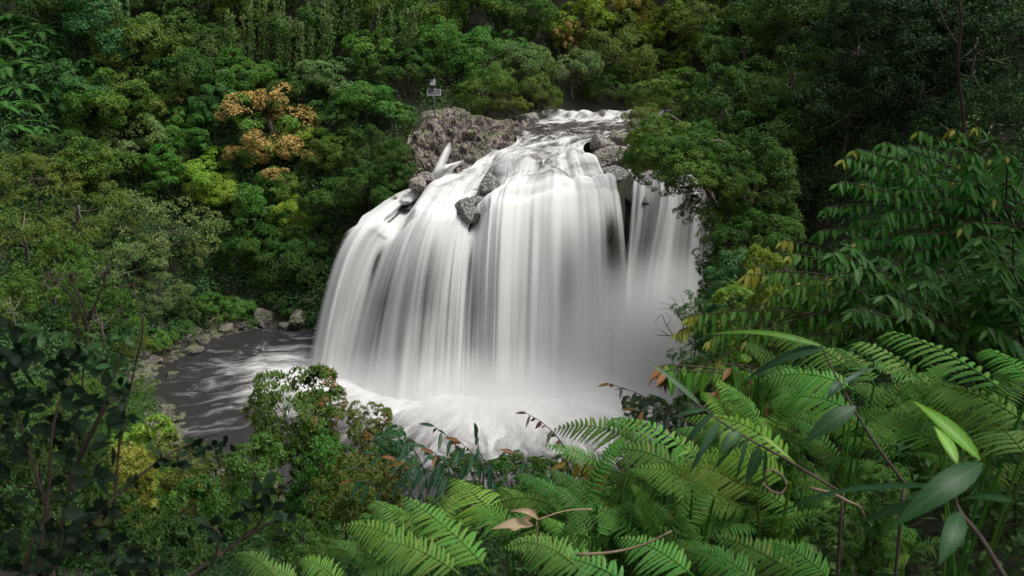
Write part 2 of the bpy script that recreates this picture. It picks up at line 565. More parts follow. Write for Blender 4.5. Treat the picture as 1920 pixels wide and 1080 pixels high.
# (rows: top of the cascade, its face, the shelf, the brink, and the foot in the pool; the seventh column is the label used for widths)
G = [
    [(845, 312, 89), (762, 358, 87), (698, 404, 84.8), (664, 423, 81.5), (564, 702), 0.0],
    [(856, 308, 88.4), (785, 348, 86), (726, 398, 83.5), (700, 420, 80.2), (608, 713), 0.9],
    [(868, 306, 88), (800, 345, 84.8), (756, 402, 82), (738, 440, 79.8), (642, 720), 1.55],
    [(880, 304, 87.5), (820, 343, 83.8), (790, 388, 80.6), (776, 412, 78.2), (682, 731), 2.1],
    [(908, 298, 86.5), (858, 341, 82.4), (832, 382, 79.4), (822, 406, 77.2), (766, 745), 3.0],
    [(935, 292, 85.6), (893, 343, 81.2), (872, 386, 79.0), (866, 412, 77.4), (836, 750), 3.9],
    [(950, 290, 85.3), (915, 342, 81), (896, 388, 79.0), (888, 440, 77.8), (868, 752), 4.45],
    [(965, 288, 85), (944, 334, 80.8), (922, 366, 78.8), (914, 392, 77.6), (898, 753), 5.0],
    [(1000, 285, 84.5), (985, 326, 80.8), (970, 350, 79.2), (962, 376, 78.2), (948, 752), 6.0],
    [(1040, 285, 84.3), (1038, 316, 81), (1036, 336, 79.8), (1036, 362, 78.7), (1031, 748), 7.0],
    [(1078, 288, 84.3), (1090, 318, 81.5), (1100, 334, 80.3), (1110, 356, 79.2), (1124, 742), 8.0],
    [(1105, 300, 84.3), (1130, 325, 82), (1146, 338, 80.9), (1160, 358, 79.9), (1183, 730), 9.0],
]
NG = len(G)
rows = []
for (a, b) in UP:
    rows.append([P(a[0] + (b[0] - a[0]) * t, a[1] + (b[1] - a[1]) * t, a[2] + (b[2] - a[2]) * t) for t in np.linspace(0, 1, NG)])
for st in range(4):
    rows.append([P(*g[st]) for g in G])
for j, g in enumerate(G):          # keep the bed falling steadily towards the brink
    for st, slope in ((2, .42), (1, (.45 if j < 3 else .6) if j < 6 else .4)):
        lo, T_ = rows[len(UP) + st + 1][j], -(ray(*g[st][:2])[2] / ray(*g[st][:2])[1])
        Dn = (CAM_Z - lo[2] + slope * lo[1]) / (T_ + slope)
        rows[len(UP) + st][j] = P(g[st][0], g[st][1], min(max(Dn, lo[1] + .3), g[0][2] - 1.0))
LIP = np.array(rows[-1])
FOOT = np.array([PZ(g[4][0], g[4][1], -0.2) for g in G])
PUSH = np.array([.13, .15, .16, .2, .22, .22, .22, .28, .3, .32, .34, .34])       # how steeply the water already runs at the brink
TF_ = [.14, .28, .44, .62, .8, 1.0]
for t in TF_:
    zf = PUSH * t + (1 - PUSH) * t * t
    rows.append(list(np.stack([LIP[:, 0] + (FOOT[:, 0] - LIP[:, 0]) * t, LIP[:, 1] + (FOOT[:, 1] - LIP[:, 1]) * t, LIP[:, 2] + (FOOT[:, 2] - LIP[:, 2]) * zf], -1)))
CTL = np.array(rows)                       # stages x guides x 3
NU, NSEG = 260, 18
NST = len(CTL)
L1 = curve(CTL, (NST - 1) * NSEG + 1)      # refine along the flow
FLOW = curve(L1.transpose(1, 0, 2), NU).transpose(1, 0, 2)   # and across
NV = FLOW.shape[0]
stage = np.interp(np.linspace(0, NST - 1, NV), np.arange(NST), list(range(len(UP) + 4)) + [len(UP) + 3 + 3 * (.15 * t + .85 * t * t) ** .8 for t in TF_])[:, None] * np.ones((1, NU))
ucol = np.interp(np.linspace(0, NG - 1, NU), np.arange(NG), [g[5] for g in G])[None, :] * np.ones((NV, 1))
arc = np.concatenate([[0], np.cumsum(np.linalg.norm(np.diff(FLOW.mean(1), axis=0), axis=1))])
UVW = np.stack([ucol * 3.6, np.repeat(arc[:, None], NU, 1)], -1)
S0 = len(UP)                               # stage index of the lip of the upper cascade


def sm(x, a, b):
    t = np.clip((x - a) / (b - a), 0, 1)
    return t * t * (3 - 2 * t)


def bell(x, c, w):
    return np.exp(-((x - c) / w) ** 2)


nrm = grid_normals(FLOW)
nrm = np.where(nrm[..., 2:3] < 0, -nrm, nrm)
upper = 1 - sm(stage, S0 + 2.4, S0 + 3.4)
strand = fbm(np.stack([ucol * 2.4, stage * 0.12, 0 * ucol], -1), 3, 3) - 0.5
strand2 = fbm(np.stack([ucol * 7.0, stage * 0.25, 0 * ucol], -1), 2, 9) - 0.5
rapid = fbm(np.stack([ucol * 1.5, stage * 2.4, 0 * ucol], -1), 3, 21) - 0.5
dist = FLOW[..., 1]
flat = (1 - sm(stage, S0 - 0.2, S0 + 0.6))
casc = sm(stage, S0 - 0.6, S0 + 0.3) * upper
disp = strand * (0.2 * flat + 0.9 * casc + 1.5 * (1 - upper) * sm(stage, S0 + 2, S0 + 3.6)) + strand2 * (0.1 + 0.4 * sm(stage, S0, S0 + 3))
lump = fbm(np.stack([ucol * 0.9, stage * 1.1, 0 * ucol], -1), 1, 41) - 0.5
disp = disp + rapid * (0.45 * flat * sm(stage, 3.2, 4.2) + 0.3 * casc) + lump * (0.7 * flat * sm(stage, 3.4, 4.4) + 1.3 * casc)
step = bell(stage, 1.55, 0.33) * 0.55 * (0.5 + fbm(np.stack([ucol * 1.3, 0 * ucol, 0 * ucol], -1), 2, 31))
disp = disp + step
thrown = sm(stage, S0 + 2.3, S0 + 3.3)
disp = disp + thrown * (1.5 * bell(ucol, 0.75, 0.5) + 1.9 * bell(ucol, 2.85, 0.75) + 1.1 * bell(ucol, 5.5, 0.55) + 0.9 * bell(ucol, 7.0, 0.7) + 0.7 * bell(ucol, 8.3, .35) - 0.6)
dirn = nrm * upper[..., None] + (1 - upper)[..., None] * unit(np.stack([-0.1 * np.ones_like(ucol), -np.ones_like(ucol), 0.2 * np.ones_like(ucol)], -1))
W = FLOW + dirn * disp[..., None]
W[-1, :, 2] = -0.2

# how thick the water lies: thin dark gaps where the photo shows them
cover = np.full_like(ucol, 0.86)
foam_row = np.interp(stage[:, 0], [0, 1, 1.5, 2.2, 2.7, 3.3, 4.0, 4.6, 5.2, 6, 7, 8, 9, 9.6, 10.6, 12],
                     [0.2, 0.35, 0.75, 0.62, 0.30, 0.10, 0.34, 0.45, 0.58, 0.72, 0.86, 0.93, 0.98, 0.84, 0.66, 0.74])
cover = foam_row[:, None] * np.ones_like(ucol)
fallz = sm(stage, S0 + 2.9, S0 + 3.7)
cover += 0.10 * casc * bell(ucol, 2.0, 2.2)
cover -= 0.30 * casc * bell(ucol, 6.9, 0.9) * (1 - sm(stage, S0 + 1.6, S0 + 2.4))
cover -= fallz * 0.27 * bell(ucol, 3.15 - 0.1 * (stage - 10), 0.42) * bell(stage, S0 + 4.2, 0.8)     # dark hollow in the second lobe
cover -= fallz * 0.40 * bell(ucol, 2.25, 0.22) * bell(stage, S0 + 4.6, 1.0)
cover -= fallz * 0.8 * bell(ucol, 1.55 + 0.1 * (stage - S0 - 3.5), 0.11) * bell(stage, S0 + 3.6, 0.7)
cover -= fallz * 0.45 * bell(ucol, 4.45, 0.14) * bell(stage, S0 + 3.5, 0.7)
cover += 0.12 * bell(stage, S0 + 3.0, 0.45)
cover -= fallz * 0.42 * bell(ucol, 4.72, 0.2) * bell(stage, S0 + 4.4, 1.1)
cover -= fallz * 0.30 * bell(ucol, 7.35, 0.16) * bell(stage, S0 + 4.2, 1.0)
cover -= fallz * 0.62 * bell(ucol, 8.55, 0.33) * bell(stage, S0 + 3.9, 0.95)
cover += fallz * 0.10 * bell(ucol, 6.6, 1.4)
cover -= 0.5 * sm(ucol, 8.75, 9.0) * sm(stage, S0 + 1, S0 + 2)
cover -= 0.9 * (1 - sm(ucol, 0.0, 0.45)) * sm(stage, S0 + 2.6, S0 + 3.4)
cover -= 0.35 * (1 - sm(ucol, 0.0, 0.5)) * (1 - sm(stage, S0 + 2.2, S0 + 2.8)) * sm(stage, S0, S0 + 0.5)
i0 = int((S0 + 1.3) * NSEG)
river = link('river', mesh_data('river', W[:i0 + 1].reshape(-1, 3), grid_faces(i0 + 1, NU), True, None, {'cover': cover[:i0 + 1]}, UVW[:i0 + 1].reshape(-1, 2)), M['river'])
tag(river, kind='structure')
fall = empty('waterfall', W[-1].mean(0), 'broad white waterfall pouring from the river over a cliff into the dark pool', 'waterfall')
off = np.array(fall.location)
n2 = NV - i0
link('main_curtain', mesh_data('main_curtain', W[i0:].reshape(-1, 3) - off, grid_faces(n2, NU), True, None, {'cover': cover[i0:]}, UVW[i0:].reshape(-1, 2)), M['fall'], fall)
# a second, inner veil hugging the cliff behind the outer one
inner = W[i0:] + np.stack([0 * ucol[i0:], 0.75 * fallz[i0:] + 0.05, -0.14 - 0 * ucol[i0:]], -1)
cov_in = cover[i0:] - 0.22
link('inner_curtain', mesh_data('inner_curtain', inner.reshape(-1, 3) - off, grid_faces(n2, NU), True, None, {'cover': cov_in},
                                UVW[i0:].reshape(-1, 2) + np.array([91.0, 40.0])), M['fall'], fall)
# thinner curtains at the right, half behind the trees
GR = [[(1176, 318, 86.5), (1186, 334, 84.5), (1184, 380, 83.3), (1174, 500, 82.2), (1166, 600, 81.6), (1160, 668)],
      [(1200, 318, 87), (1212, 334, 85), (1212, 380, 83.6), (1196, 500, 82.5), (1188, 600, 81.8), (1182, 668)],
      [(1240, 318, 87), (1252, 334, 85), (1254, 380, 84), (1236, 500, 82.8), (1224, 600, 82), (1218, 664)],
      [(1284, 318, 87), (1294, 334, 85.4), (1300, 380, 84.5), (1294, 500, 83.2), (1286, 600, 82.4), (1280, 660)],
      [(1330, 320, 87.5), (1340, 336, 86), (1342, 380, 85), (1341, 500, 84), (1339, 560, 83.4), (1336, 655)]]
CR = np.array([[P(*g[s]) if len(g[s]) == 3 else PZ(g[s][0], g[s][1], -0.2) for g in GR] for s in range(6)])
R1 = curve(CR, 91)
RF = curve(R1.transpose(1, 0, 2), 110).transpose(1, 0, 2)
su = np.linspace(0, 5, 91)[:, None] * np.ones((1, 110))
uu = np.linspace(0, 4, 110)[None] * np.ones((91, 1))
RFd = RF + np.stack([0 * uu, -(fbm(np.stack([uu * 3, su * 0.15, 0 * uu], -1), 3, 77) - 0.5) * 1.2, 0 * uu], -1)
rc = np.interp(uu[0], [0, 0.15, 0.45, 0.8, 1.1, 1.45, 1.8, 2.2, 2.7, 3.1, 3.5, 3.85, 4], [0.2, 0.6, 0.75, 0.6, 0.45, 0.45, 0.72, 0.66, 0.5, 0.66, 0.55, 0.5, 0.2])[None] * np.ones((91, 1))
rc = rc + 0.2 * sm(su, 3.6, 5)
link('side_curtain', mesh_data('side_curtain', RFd.reshape(-1, 3) - off, grid_faces(91, 110), True, None, {'cover': rc},
                               np.stack([uu * 2.2 + 300, su * 4], -1).reshape(-1, 2)), M['fall'], fall)

# the cliff the water runs over
cl = W[i0:].copy()
kk = int(np.searchsorted(stage[i0:, 0], S0 + 3.0))
for j in range(kk, n2):
    f = (j - kk) / (n2 - 1 - kk)
    cl[j] = cl[kk]
    cl[j, :, 1] += 1.2 + 1.0 * math.sin(f * 2.5)
    cl[j, :, 2] = (W[i0 + kk, :, 2] - 0.5) * (1 - f) + (-2.5) * f
cl[:kk + 1, :, 2] -= 0.8
q = cl * np.array([0.45, 0.45, 0.3])
d1, d2, cid = worley(q, 4)
rk = (d2 - d1) * 1.1 + cid * 0.7 + fbm(cl * 0.9, 4, 6) * 0.7 - 1.1
nn = grid_normals(cl)
nn = np.where(nn[..., 1:2] > 0, -nn, nn)
cl[kk:] += (nn * rk[..., None] * np.clip((np.arange(n2) - kk) / 25.0, 0, 1)[:, None, None])[kk:]
cr = RF.copy()
for j in range(36, 91):
    f = (j - 36) / 54
    cr[j] = cr[36]
    cr[j, :, 1] += 2.0
    cr[j, :, 2] = RF[36, :, 2] * (1 - f) - 2.5 * f
cr[:37, :, 2] -= 0.4
dr1, dr2, cidr = worley(cr * np.array([0.45, 0.45, 0.3]), 8)
cr[..., 1] -= ((dr2 - dr1) * 1.2 + cidr * 0.8 - 0.9)
mb = MB()
mb.add(cl.reshape(-1, 3), grid_faces(n2, NU))
mb.add(cr.reshape(-1, 3), grid_faces(91, 110))
# riverbed block behind the brink of the side curtain
bx0, bx1 = P(1150, 330, 83), P(1352, 330, 87)
cliff = link('cliff', mb.data('cliff'), M['cliff'])
tag(cliff, 'dark wet basalt cliff behind the falling water', 'cliff')

# ------------------------------------------------------------------ pool
px_ = np.arange(-50, 40, 0.5)
py_ = np.arange(40, 96, 0.5)
PX, PY = np.meshgrid(px_, py_, indexing='ij')
base = np.concatenate([W[-1, :, :2][::6], RFd[-1, :, :2][::6]])
dd = np.min(np.linalg.norm(np.stack([PX, PY], -1)[:, :, None] - base[None, None], axis=-1), -1)
reach = 5.0 + 5.0 * sm(PX, -14, -4)                       # the boil reaches further out in the middle
foam = 1.05 * np.exp(-(dd / reach) ** 1.1) - 0.12
foam += 0.2 * bell(PX, -22, 6) * bell(PY, 76, 7)
foam -= 0.25 * bell(PX, -15, 6) * bell(PY, 57, 6)
boil = np.clip(foam, 0, 1) * (fbm(np.stack([PX * 0.5, PY * 0.5, 0 * PX], -1), 4, 12) - 0.4) * 0.6 + (fbm(np.stack([PX * 0.9, PY * 0.9, 0 * PX], -1), 3, 14) - 0.5) * 0.08
rr = np.hypot(PX + 2, PY - 80)
th = np.arctan2(PX + 2, -(PY - 80))
pool = link('pool', mesh_data('pool', np.stack([PX, PY, boil], -1).reshape(-1, 3), grid_faces(len(px_), len(py_))[:, ::-1], True, None, {'foam': foam},
                              np.stack([th * 26, rr], -1).reshape(-1, 2)[:, ::-1]), M['pool'])
tag(pool, kind='structure')

# ------------------------------------------------------------------ mist at the foot of the falls
def mist_material(name, dens):
    k = NT(name)
    tc = k.n('TexCoord').outputs['Object']
    r = k.n('VectorMath', {0: tc}, operation='LENGTH').outputs['Value']
    pos = k.n('NewGeometry').outputs['Position']
    nz = k.noise(pos, 0.16, 3, 0.5)
    f = k.math('MULTIPLY', k.ramp(r, 1.0, 0.1, 0, 1), k.ramp(nz, 0.3, 0.7, 0.55, 1.3))
    d = k.math('MULTIPLY', f, dens)
    v = k.n('VolumePrincipled', {'Color': (0.96, 0.955, 0.95, 1), 'Density': d, 'Anisotropy': 0.1})
    return k.done(None, v.outputs[0])


def ico(sub):
    import bmesh
    bm = bmesh.new()
    bmesh.ops.create_icosphere(bm, subdivisions=sub, radius=1.0)
    V = np.array([v.co[:] for v in bm.verts])
    T = np.array([[v.index for v in f.verts] for f in bm.faces])
    bm.free()
    return V, T


V0, T0 = ico(3)
for (c, s, dn) in (((-1, 70.5, 0.5), (25, 7.5, 5.0), 0.26), ((13, 75.5, 2.5), (13, 8.5, 11), 0.4), ((3, 66, 0.0), (16, 9, 4.5), 0.2)):
    o = link('mist', mesh_data('mist', V0, T0), mist_material('mist', dn), None, c)
    o.scale = s
    tag(o, kind='stuff')

# ------------------------------------------------------------------ rocks
rowsO = [[(790, 212, 100), (850, 203, 101), (930, 224, 102), (1004, 224, 105)],
         [(772, 240, 96.5), (850, 236, 97), (915, 240, 97.5), (985, 240, 100)],
         [(762, 275, 93.5), (835, 268, 93.5), (905, 262, 94), (968, 252, 95)],
         [(755, 310, 91), (828, 297, 90.5), (900, 284, 91), (962, 272, 91)],
         [(758, 348, 89), (818, 322, 88.6), (872, 310, 88), (935, 293, 87.5)],
         [(758, 372, 88), (790, 352, 87.0), (858, 325, 86.8), (920, 310, 86)]]
OC = np.array([[P(*q) for q in r] for r in rowsO])
OC[5, :, 2] -= 1.6
O1 = curve(OC, 170)
OG = curve(O1.transpose(1, 0, 2), 190).transpose(1, 0, 2)
on = grid_normals(OG)
on = np.where(on[..., 2:3] < 0, -on, on)
def blocks(p, s, tilt):
    """cells with a flat, randomly tilted top each"""
    i = np.floor(p).astype(np.int64)
    best = np.full(p.shape[:-1], 9.0)
    sec = np.full(p.shape[:-1], 9.0)
    hgt = np.zeros(p.shape[:-1])
    for a in (-1, 0, 1):
        for b in (-1, 0, 1):
            for c in (-1, 0, 1):
                q = i + np.array([a, b, c])
                h = np.stack([hash3(q[..., 0], q[..., 1], q[..., 2], s + m) for m in range(1, 7)], -1)
                v = p - (q + h[..., :3])
                d = np.abs(v).sum(-1) * .55 + np.linalg.norm(v, axis=-1) * .45
                val = h[..., 3] - .5 + tilt * np.sum(v * (h[..., 3:6] * 2 - 1), -1)
                near = d < best
                sec = np.where(near, best, np.minimum(sec, d))
                hgt = np.where(near, val, hgt)
                best = np.where(near, d, best)
    return hgt, sec - best


wv = np.stack([fbm(OG * 0.35 + 9 * i, 4, 40 + i) for i in range(3)], -1) - 0.5
d1, d2, cid = worley(OG * np.array([0.26, 0.3, 0.5]) + wv * 1.6, 15)
e1, e2, eid = worley(OG * np.array([0.75, 0.8, 1.3]) + wv * 2.2, 16)
h1, h2, hid = worley(OG * 2.0 + wv * 3, 18)
b1, c1 = blocks(OG * np.array([0.24, 0.26, 0.42]) + wv * 0.9, 201, 1.1)
b2, c2 = blocks(OG * np.array([0.62, 0.66, 0.95]) + wv * 1.4, 211, 1.0)
b3, c3 = blocks(OG * 1.7 + wv * 2.0, 221, 1.0)
od = b1 * 0.95 + np.clip(c1, 0, .09) * 4.0 + b2 * 0.85 + np.clip(c2, 0, .1) * 3.0 + b3 * 0.32 + np.clip(c3, 0, .1) * 1.0 + (fbm(OG * 2.0, 5, 17) - 0.5) * 0.5 + (fbm(OG * .22, 2, 19) - .5) * 1.4 - 0.95
od = 1.1 * np.tanh(od / 1.1) * np.clip(np.minimum(np.arange(170)[:, None] / 16.0, np.minimum(np.arange(190), 189 - np.arange(190))[None] / 10.0), 0.2, 1)
OG = OG + on * od[..., None]
outc = link('rock_outcrop', mesh_data('rock_outcrop', OG.reshape(-1, 3), grid_faces(170, 190), False), M['rock'])
tag(outc, 'large pale lichened rock outcrop on the far bank beside the waterfall lip', 'rock outcrop')

# a thin trickle over the outcrop
tp = curve([P(852, 268, 93.0) + np.array([0, -0.6, 0.9]), P(846, 276, 92) + np.array([0, -.8, .7]), P(838, 292, 90.2) + np.array([0, -1.0, .5]), P(826, 318, 88.2) + np.array([0, -0.9, .4]), P(812, 336, 87.2)], 40)
wd = np.linspace(0.22, 0.75, 40)
tg = np.stack([tp + np.stack([-wd, 0 * wd, 0 * wd], -1) * a + np.array([0, -0.15 * (1 - a * a), 0]) for a in np.linspace(-1, 1, 9)], 1)
tcv = np.clip(0.85 - 0.6 * np.abs(np.linspace(-1, 1, 9)) ** 2, 0, 1)[None] * np.ones((40, 1)) - 1.0 * (1 - sm(np.linspace(0, 1, 40), 0.12, 0.45))[:, None]
tr = link('trickle', mesh_data('trickle', tg.reshape(-1, 3), grid_faces(40, 9), True, None, {'cover': tcv},
                               np.stack([np.linspace(0, 1.5, 9)[None] * np.ones((40, 1)), np.linspace(0, 7, 40)[:, None] * np.ones((1, 9))], -1).reshape(-1, 2)), M['fall'])
tag(tr, 'narrow white trickle sliding down the pale rock outcrop beside the main falls', 'trickle')


def boulder_mesh(seed, facet=0.5):
    V, T = ico(5)
    rng = np.random.default_rng(seed + 900)
    n = unit(rng.normal(size=(15, 3)))
    d = rng.uniform(.68, 1.0, 15)
    den = V @ n.T
    r = np.where(den > 0.05, d / np.maximum(den, 0.05), 9)
    r = -np.log(np.exp(-r * 14).sum(1)) / 14
    d1, d2, cid = worley(V * 1.9 + seed, seed)
    r = np.minimum(r, 1.25) + (fbm(V * 2.2 + seed, 5, seed) - 0.5) * 0.22 + (fbm(V * 6 + seed, 4, seed) - .5) * 0.16 + np.clip(d2 - d1, 0, .06) * 1.0 - .03
    return mesh_data('boulder', V * r[:, None], T, False)


BM = {'dry': [boulder_mesh(i + 1) for i in range(5)], 'wet': [boulder_mesh(i + 11, 0.34) for i in range(4)]}
for m_ in BM['dry']:
    m_.materials.append(M['stone'])
for m_ in BM['wet']:
    m_.materials.append(M['wetrock'])
ROCKS = [  # px, py, D, half width px, height ratio, kind, label
    (918, 356, 78.8, 27, 0.95, 'wet', 'largest dark boulder standing in the cascade above the main curtain'),
    (893, 380, 77.4, 17, 0.8, 'wet', 'small dark boulder just below the largest boulder in the cascade'),
    (872, 394, 76.6, 19, 1.1, 'wet', 'grey boulder at the brink, lowest of three in the cascade'),
    (888, 404, 76.2, 13, 1.3, 'wet', 'black pointed rock wedged beside the lowest boulder at the brink'),
    (1128, 275, 88.5, 26, 0.75, 'dry', 'speckled square boulder on the far side of the river above the brink'),
    (1162, 268, 89.5, 26, 0.85, 'dry', 'pale boulder half under the overhanging tree beside the river'),
    (1098, 306, 85.4, 28, 0.45, 'dry', 'low flat rock in the river just above the brink'),
    (1145, 300, 85.8, 40, 0.5, 'dry', 'broad grey rock shelf at the brink under the overhanging tree'),
    (1150, 326, 83.0, 24, 0.5, 'wet', 'dark stepped rock between the main curtain and the side curtain'),
    (990, 226, 104, 26, 0.55, 'dry', 'smooth tan boulder at the far end of the rock outcrop'),
    (1128, 219, 108, 11, 0.75, 'dry', 'small round rock splitting the far rapids'),
    (930, 292, 87.6, 17, 0.75, 'wet', 'black wet rock at the foot of the outcrop beside the cascade'),
    (955, 275, 90.0, 17, 0.7, 'dry', 'angular rock at the outcrop corner beside the narrow neck of river'),
    (783, 345, 88.0, 22, 0.6, 'dry', 'lichened rock at the lowest end of the outcrop above the cascade'),
    (800, 338, 88.0, 18, 0.7, 'dry', 'pale rock between the trickle and the cascade'),
    (560, 549, 95, 13, 0.6, 'dry', 'pale rounded boulder perched on the bank, highest beside the waterfall foot'),
    (580, 565, 93.5, 15, 0.8, 'dry', 'grey boulder tucked under the highest pale boulder on the bank'),
    (498, 598, 90.6, 20, 1.0, 'dry', 'tall brown boulder standing on the pool shore beside ferns'),
    (566, 602, 90.0, 22, 0.75, 'dry', 'wide pale boulder at the pool edge next to the waterfall'),
    (424, 618, 88.4, 18, 0.5, 'dry', 'group-edge boulder with flat top on the shore below the fallen branch'),
    (452, 612, 88.8, 12, 0.6, 'dry', 'small tan boulder between the fallen branch and the tall brown boulder'),
    (381, 636, 86.0, 12, 0.6, 'dry', 'white lichened stone at the water beside low green plants'),
    (358, 657, 82.6, 19, 0.4, 'dry', 'low flat pale rock lying along the pool edge'),
    (322, 654, 83.4, 8, 0.6, 'dry', 'little pale stone on grass behind the low flat rock'),
    (292, 676, 80.6, 13, 0.45, 'dry', 'pale slab stone set in the grassy shore'),
    (260, 695, 78.4, 8, 0.6, 'dry', 'tilted pale stone on the grassy shore away from the water'),
    (325, 703, 77.4, 12, 0.7, 'dry', 'brown stone at the waterline below the grassy shore'),
    (303, 766, 70.6, 16, 0.55, 'dry', 'domed pale rock at the tip of the muddy spit'),
    (320, 786, 68.8, 12, 0.45, 'dry', 'small flat rock in the water off the muddy spit'),
    (535, 612, 89.6, 14, 0.6, 'dry', 'dark wet-footed stone in the row at the back of the pool'),
    (520, 575, 92.5, 10, 0.7, 'dry', 'reddish stone up the bank above the tall brown boulder'),
]
BM['shore'] = [m_.copy() for m_ in BM['dry']]
for m_ in BM['shore']:
    m_.materials[0] = M['bank']
used = {'dry': 0, 'wet': 0, 'shore': 0}
for (px, py, D, hw, hr, kd, lab) in ROCKS:
    if py > 540 and px < 600:
        kd = 'shore'
        # rest on the bank or in the shallows
        Dq = np.arange(60, 110, 0.1)
        dq = ray(px, py)
        zq = CAM_Z + dq[2] / dq[1] * Dq
        hit = np.where(zq <= np.maximum(terrain(dq[0] / dq[1] * Dq, Dq), 0) + 0.15)[0]
        D = Dq[hit[0]] if len(hit) else D
    if 'cascade' in lab or 'brink' in lab and kd == 'wet':     # seat it in the water sheet
        D = np.linalg.norm(FLOW[..., :2] - P(px, py, D)[None, None, :2], axis=-1)
        i_, j_ = np.unravel_index(np.argmin(np.linalg.norm((W - np.array([0, 0, CAM_Z])) / np.linalg.norm(W - np.array([0, 0, CAM_Z]), axis=-1, keepdims=True) - unit(ray(px, py)), axis=-1) + 10 * (stage > S0 + 4.2)), D.shape)
        D = W[i_, j_, 1] - .75
    p = P(px, py, D)
    s = hw * (np.linalg.norm(p - np.array([0, 0, CAM_Z])) / F_PX)
    me = BM[kd][used[kd] % len(BM[kd])]
    used[kd] += 1
    o = link('boulder', me, None, None, p)
    o.scale = (s, s * 0.9, s * hr)
    o.rotation_euler = (random.uniform(-.2, .2), random.uniform(-.2, .2), random.uniform(0, 6.28))
    if hr > 3:
        o.rotation_euler = (0.1, 0.42, 0)
    tag(o, lab, 'boulder', 'boulders along the river and pool')

# loose stones along the waterline of the left bank, too many to count
def stones(seed):
    rng = np.random.default_rng(seed)
    x, y = rng.uniform(-40, -17, 16000), rng.uniform(56, 95, 16000)
    z = terrain(x, y)
    k = (z > -0.25) & (z < 0.95) & (fbm(np.stack([x * .35, y * .35, 0 * x], -1), 2, 88) + rng.normal(size=len(x)) * .05 > 0.44)
    x, y, z = x[k][:1500], y[k][:1500], z[k][:1500]
    V, T = ico(2)
    n = len(x)
    sz = 0.10 + 0.32 * rng.random(n) ** 3
    sc = rng.uniform(.6, 1.3, (n, 1, 3)) * np.array([1, 1, .6]) * sz[:, None, None]
    an = rng.random(n) * 6.28
    vv = V[None] * (1 + 0.5 * (vnoise(V[None] * 1.6 + rng.uniform(0, 99, (n, 1, 3)), 3) - .5))[..., None] * sc
    X = vv[..., 0] * np.cos(an)[:, None] - vv[..., 1] * np.sin(an)[:, None]
    Y = vv[..., 0] * np.sin(an)[:, None] + vv[..., 1] * np.cos(an)[:, None]
    VV = np.stack([X + x[:, None], Y + y[:, None], vv[..., 2] + np.maximum(z, -.05)[:, None]], -1)
    return mesh_data('gravel', VV.reshape(-1, 3), (T[None] + (np.arange(n) * len(V))[:, None, None]).reshape(-1, 3), False)


tag(link('gravel', stones(5), M['bank']), kind='stuff')

# ------------------------------------------------------------------ foliage builders
def leaf_quads(Pt, Nr, Ln, asp, rng, droop=0.35, fold=0.18):
    """one folded diamond per leaf"""
    n = len(Pt)
    rnd = unit(rng.normal(size=(n, 3)))
    t = unit(np.cross(Nr, rnd) + np.array([0, 0, -droop]))
    b = unit(np.cross(Nr, t))
    Nr = np.cross(t, b)
    Ln = np.broadcast_to(Ln, (n,))[:, None]
    w = Ln * asp * 0.5
    A = Pt - t * Ln * 0.5
    C = Pt + t * Ln * 0.5
    B = Pt + b * w + Nr * fold * w + t * Ln * -0.05
    E = Pt - b * w + Nr * fold * w + t * Ln * -0.05
    V = np.stack([A, B, C, E], 1).reshape(-1, 3)
    return V, np.arange(4 * n).reshape(n, 4)


